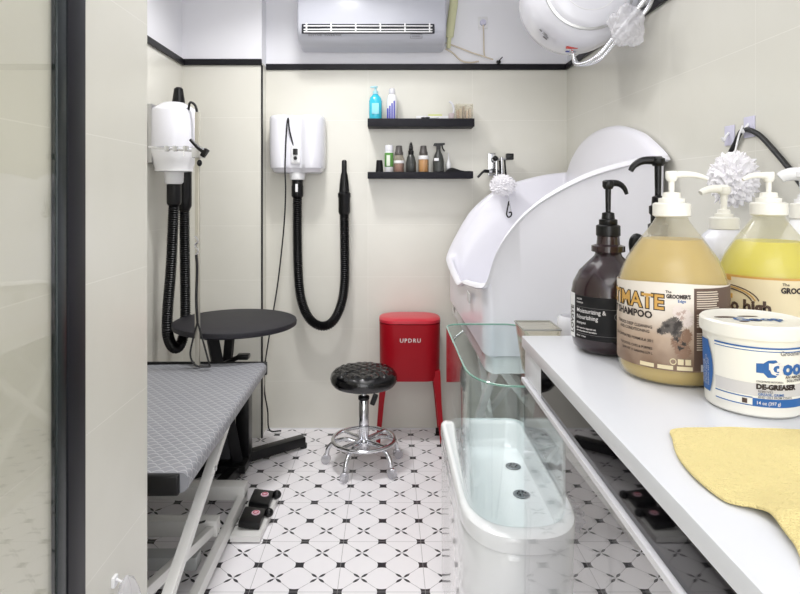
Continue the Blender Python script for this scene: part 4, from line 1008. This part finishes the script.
def pail():
    cx, cy, z = .487, .815, HC
    t = thing('paste_pail', 'white round lidded pail with blue printed label at the front of the counter', 'pail', (cx,cy,HC))
    MB().lathe([(.04,z),(.055,z+.001),(.0585,z+.004),(.0615,z+.096),(.0625,z+.101),(.060,z+.103)],(cx,cy,0),64).build('body', M_tubwhite, t)
    ld = MB().lathe([(.062,z+.101),(.0655,z+.1015),(.066,z+.106),(.0655,z+.117),(.063,z+.1195),(.060,z+.118),(.058,z+.1165),(.02,z+.1165)],(cx,cy,0),64).build('lid', M_tubwhite, t)
    F = face_of(cx, cy)
    # lid print
    L_ = MB(); 
    for k, (u, v, w, h) in enumerate(((-.03,.015,.03,.012),(.005,.02,.03,.008),(.0,-.006,.018,.016),(-.02,-.015,.014,.006),(.026,-.002,.016,.006))):
        L_.ball((cx+u,cy+v,z+.1168),1,(w/2,h/2,.0003),12,6)
    L_.build('lid_print', M_brownp, ld)
    text_mb('Goop', .028, lambda a,b: (cx-.028+a, cy-.012+b, z+.1175), .0008).build('lid_lettering', M_blue, ld, False)
    r = .0622
    def rr(v): return .0587+.0029*(v/.092)+.0005
    def fm(k=0.0):
        def f(u, v):
            a = F+u/.061; q = rr(v)+k
            return (cx+q*math.cos(a), cy+q*math.sin(a), z+v)
        return f
    def patch(u0,u1,v0,v1,k,nm,m_,par,n=24):
        mb = MB(); f = fm(k); f2 = fm(k-.0005)
        R = [[f2(u0+(u1-u0)*i/n,v0),f(u0+(u1-u0)*i/n,v0),f(u0+(u1-u0)*i/n,v1),f2(u0+(u1-u0)*i/n,v1)] for i in range(n+1)]
        mb.rings(R); return mb.build(nm, m_, par)
    lb = patch(-.048,.085,.014,.092,.0002,'label',M_tubwhite,t)
    patch(-.048,.085,.0905,.0925,.0006,'rule',M_blue,lb); patch(-.048,.085,.0870,.0880,.0006,'rule',M_blue,lb)
    patch(-.048,.085,.030,.046,.0005,'grey_band',M_greyp,lb); patch(-.048,.0,.0268,.0280,.0008,'rule',M_blue,lb)
    patch(-.048,.0,.0165,.0177,.0006,'rule',M_blue,lb); patch(.0,.085,.0165,.027,.0006,'blue_band',M_blue,lb)
    patch(-.012,-.006,.019,.025,.0007,'size_mark',M_brownp,lb,4)
    # left blue panel with a curved edge
    mb = MB(); f = fm(.0006)
    for i in range(24):
        pass
    rows = []
    for i in range(25):
        v = .020+.070*i/24; e = -.062 + .010*math.sin(PI*(i/24)*.9+.25)
        rows.append([f(-.082+(e+.082)*k/10, v) for k in range(11)])
    mb.rings(rows, False, False); mb.build('blue_panel', M_blue, t)
    T_ = MB()
    for k, s in enumerate(('Directions: apply paste','to dry coat, work in well','and rinse thoroughly','Caution: keep away','from eyes')):
        add_mb(T_, text_mb(s,.0042,lambda a,b,k=k: fm(.0011)(-.0605-.0045*k+b*-1+0, .028+a),.0,.95))
    T_.build('panel_print', M_text, t, False)
    f = fm(.0010)
    def tx(s, sz, u, v, m_, nm, sx=1, bold=.0001, al='LEFT'): text_mb(s, sz, lambda a,b: f(u+a,v+b), bold, sx, al).build(nm, m_, lb, False)
    tx("Groomer's",.0085,.031,.083,M_grey_t,'lettering',.9)
    # blue fist holding the G
    g = fm(.0008); mb = MB(); pts = [(.004,.060),(.004,.072),(.012,.0725),(.017,.0765),(.026,.0775),(.030,.073),(.030,.060),(.026,.055),(.017,.0545),(.012,.060)]
    vs = [mb.bm.verts.new(g(*p)) for p in pts]; mb.bm.faces.new(vs); mb.build('fist_print', M_blue, lb, False)
    tx('G',.022,.0185,.0585,M_text,'title_initial',1,.0010)
    tx('oop',.026,.0345,.0590,M_blue,'title',.95,.0012)
    tx('AN AMAZING',.0048,.038,.0540,M_darkp,'lettering'); tx('SOLUTION',.0048,.040,.0495,M_darkp,'lettering')
    tx('CONCENTRATED PASTE FORMULA',.0033,.004,.0475 if 0 else .0515-.0035,M_grey_t,'lettering',.6)
    tx('DE-GREASER',.0088,.004,.0395,M_darkp,'subtitle',.98,.0006)
    tx('REMOVES',.0040,.006,.035,M_grey_t,'lettering'); tx('GREASE, GRIME',.0045,.006,.0312,M_blue,'lettering'); tx('AND OILS FROM COATS',.0038,.006,.0278,M_grey_t,'lettering')
    tx('14 oz (397 g)',.006,.004,.0195,M_text,'size_lettering',.9)
    t.scale = (.97,.97,.98)
pail()

# yellow cloth
def cloth():
    out = [(.340,.716),(.42,.722),(.50,.712),(.60,.70),(.64,.60),(.62,.40),(.50,.35),(.38,.37),(.316,.435),(.322,.482),(.329,.522),(.324,.540),(.314,.549),(.307,.560),(.303,.598),(.309,.645),(.324,.69)]
    O = catmull([(a,b,0) for a,b in out], 6, True); n = len(O); c = Vector((.46,.58,0))
    def z(p, q):
        w = noise.noise(Vector((p.x*16,p.y*13,.3)))*.006 + noise.noise(Vector((p.x*45,p.y*40,1.3)))*.0018
        lift = .016*math.exp(-((p.x-.345)**2+(p.y-.525)**2)/.0007) + .012*math.exp(-((p.x-.345)**2+(p.y-.48)**2)/.001)
        return HC+.0055+max(-.003,w)*(1-q**6*.6)+lift*.5
    t = tag(MB().build('x', None), '', ''); bpy.data.objects.remove(t)
    R1, R2 = [], []
    for q in [i/16 for i in range(1,17)]:
        ring = [c.lerp(p, q) for p in O]
        R1.append([(p.x,p.y,z(p,q)) for p in ring]); R2.append([(p.x,p.y,max(HC+.0006,z(p,q)-.004)) for p in ring])
    mb = MB(); mb.rings([R1[0]]+R1[1:]+R2[::-1], True, True)
    o = mb.build('microfibre_cloth', M_cloth, None, True, 60)
    tag(o, 'yellow microfibre cloth spread at the near end of the white counter', 'cloth')
    e = MB().tube([ (p.x,p.y,z(p,1)-.002) for p in O],.0022,6,closed=True).build('hem', M_cloth, o)
cloth()

# ------------------------------------------------------------------ hooks, puffs and leash on the right wall
for yy, zz, lb in ((1.835,1.530,'lilac adhesive hook on the right wall, the empty one further left'),(1.735,1.545,'lilac adhesive hook on the right wall holding the bath puffs')):
    t = thing('adhesive_hook', lb, 'hook', (XR,yy,zz), 'adhesive hooks on the right wall')
    MB().b2(XR-.004,XR-.0005,yy-.026,yy+.026,zz-.03,zz+.03,.0015).build('backing', M_lilac, t)
    MB().tube(catmull([(XR-.004,yy,zz+.008),(XR-.014,yy,zz-.004),(XR-.020,yy,zz-.016),(XR-.026,yy,zz-.006)],5),.004,8).build('hook', M_white2, t)
tag(crumple((.986,1.805,1.405),.034,(1,1.1,1),.32,7,4.4).build('bath_puff', M_loofah), 'white mesh bath puff on the right wall, smaller and further left', 'bath puff')
pf = tag(crumple((.945,1.67,1.395),.056,(.95,1.0,1.15),.32,7,7.9).build('bath_puff', M_loofah), 'large white mesh bath puff hanging behind the yellow jug', 'bath puff')
MB().tube(catmull([(.955,1.69,1.44),(.995,1.73,1.52),(1.008,1.735,1.545),(1.006,1.735,1.548)],6),.0025,6).build('string', M_white2, pf)
tag(MB().tube(catmull([(1.020,1.82,1.475),(1.020,1.79,1.505),(1.018,1.75,1.537),(1.018,1.68,1.520),(1.020,1.60,1.46),(1.021,1.52,1.39),(1.021,1.46,1.33)],8),.0072,10).build('leash', M_cord), 'black cord leash curving over the right-hand wall hook', 'leash')
# bag hanging low on the partition wall
t = thing('carrier_bag', 'white plastic bag hanging low on the partition wall beside the black frame', 'bag', (-.58,1.33,.30))
MB().b2(-.6,-.592,1.32,1.34,.500,.522,.002).tube(catmull([(-.592,1.33,.515),(-.575,1.33,.508),(-.570,1.33,.518)],5),.003,6).build('hook', M_white2, t)
R = []
for z, w, d in ((.522,.004,.003),(.503,.030,.014),(.46,.060,.020),(.40,.075,.024),(.30,.085,.028),(.20,.085,.024),(.17,.08,.012)):
    R.append([(-.570+d*(math.sin(a)*(.9+.2*math.sin(5*a+z*20))), 1.33+w*math.cos(a)*(1+.05*math.sin(7*a)), z) for a in [2*PI*k/36 for k in range(36)]])
mb = MB(); mb.rings(R); mb.build('bag_body', M_bag, t)

# ------------------------------------------------------------------ lights
def area(name, loc, sx, sy, power, col=(1,1,1), rot=(0,0,0)):
    l = bpy.data.lights.new(name, 'AREA'); l.shape = 'RECTANGLE'; l.size = sx; l.size_y = sy; l.energy = power; l.color = col
    o = bpy.data.objects.new(name, l); C.objects.link(o); o.location = loc; o.rotation_euler = rot; return o
area('ceiling_light', (-.36, 2.66, 2.735), .2, .2, 10.5, (1,.99,.98)).data.spread = math.radians(130)
area('ceiling_light', (-.1, 1.8, 2.735), .9, 1.3, 11, (1,.99,.985)).data.spread = math.radians(165)
area('ceiling_light', (.1, -.6, 2.735), 1.2, 1.0, 8, (1,.99,.98))
# fill light added behind the camera to light camera-facing surfaces evenly
area('camera_side_fill', (.1, YF+.03, 1.5), 1.5, 2.2, 27, (.97,.98,1), (PI/2,0,0))
w = bpy.data.worlds.new('World'); w.use_nodes = True; w.node_tree.nodes['Background'].inputs[0].default_value = (.9,.93,1,1); w.node_tree.nodes['Background'].inputs[1].default_value = .3
bpy.context.scene.world = w

# ------------------------------------------------------------------ camera
cam = bpy.data.cameras.new('camera'); co = bpy.data.objects.new('camera', cam); C.objects.link(co)
co.location = (0, 0, H); co.rotation_euler = (PI/2, 0, 0)
cam.sensor_width = 36; cam.lens = 36*610/800; cam.shift_x = 12/800; cam.shift_y = -104/800; cam.clip_start = .02
sc = bpy.context.scene; sc.camera = co
sc.view_settings.view_transform = 'Standard'; sc.view_settings.look = 'None'; sc.view_settings.exposure = 0.27; sc.view_settings.gamma = 1
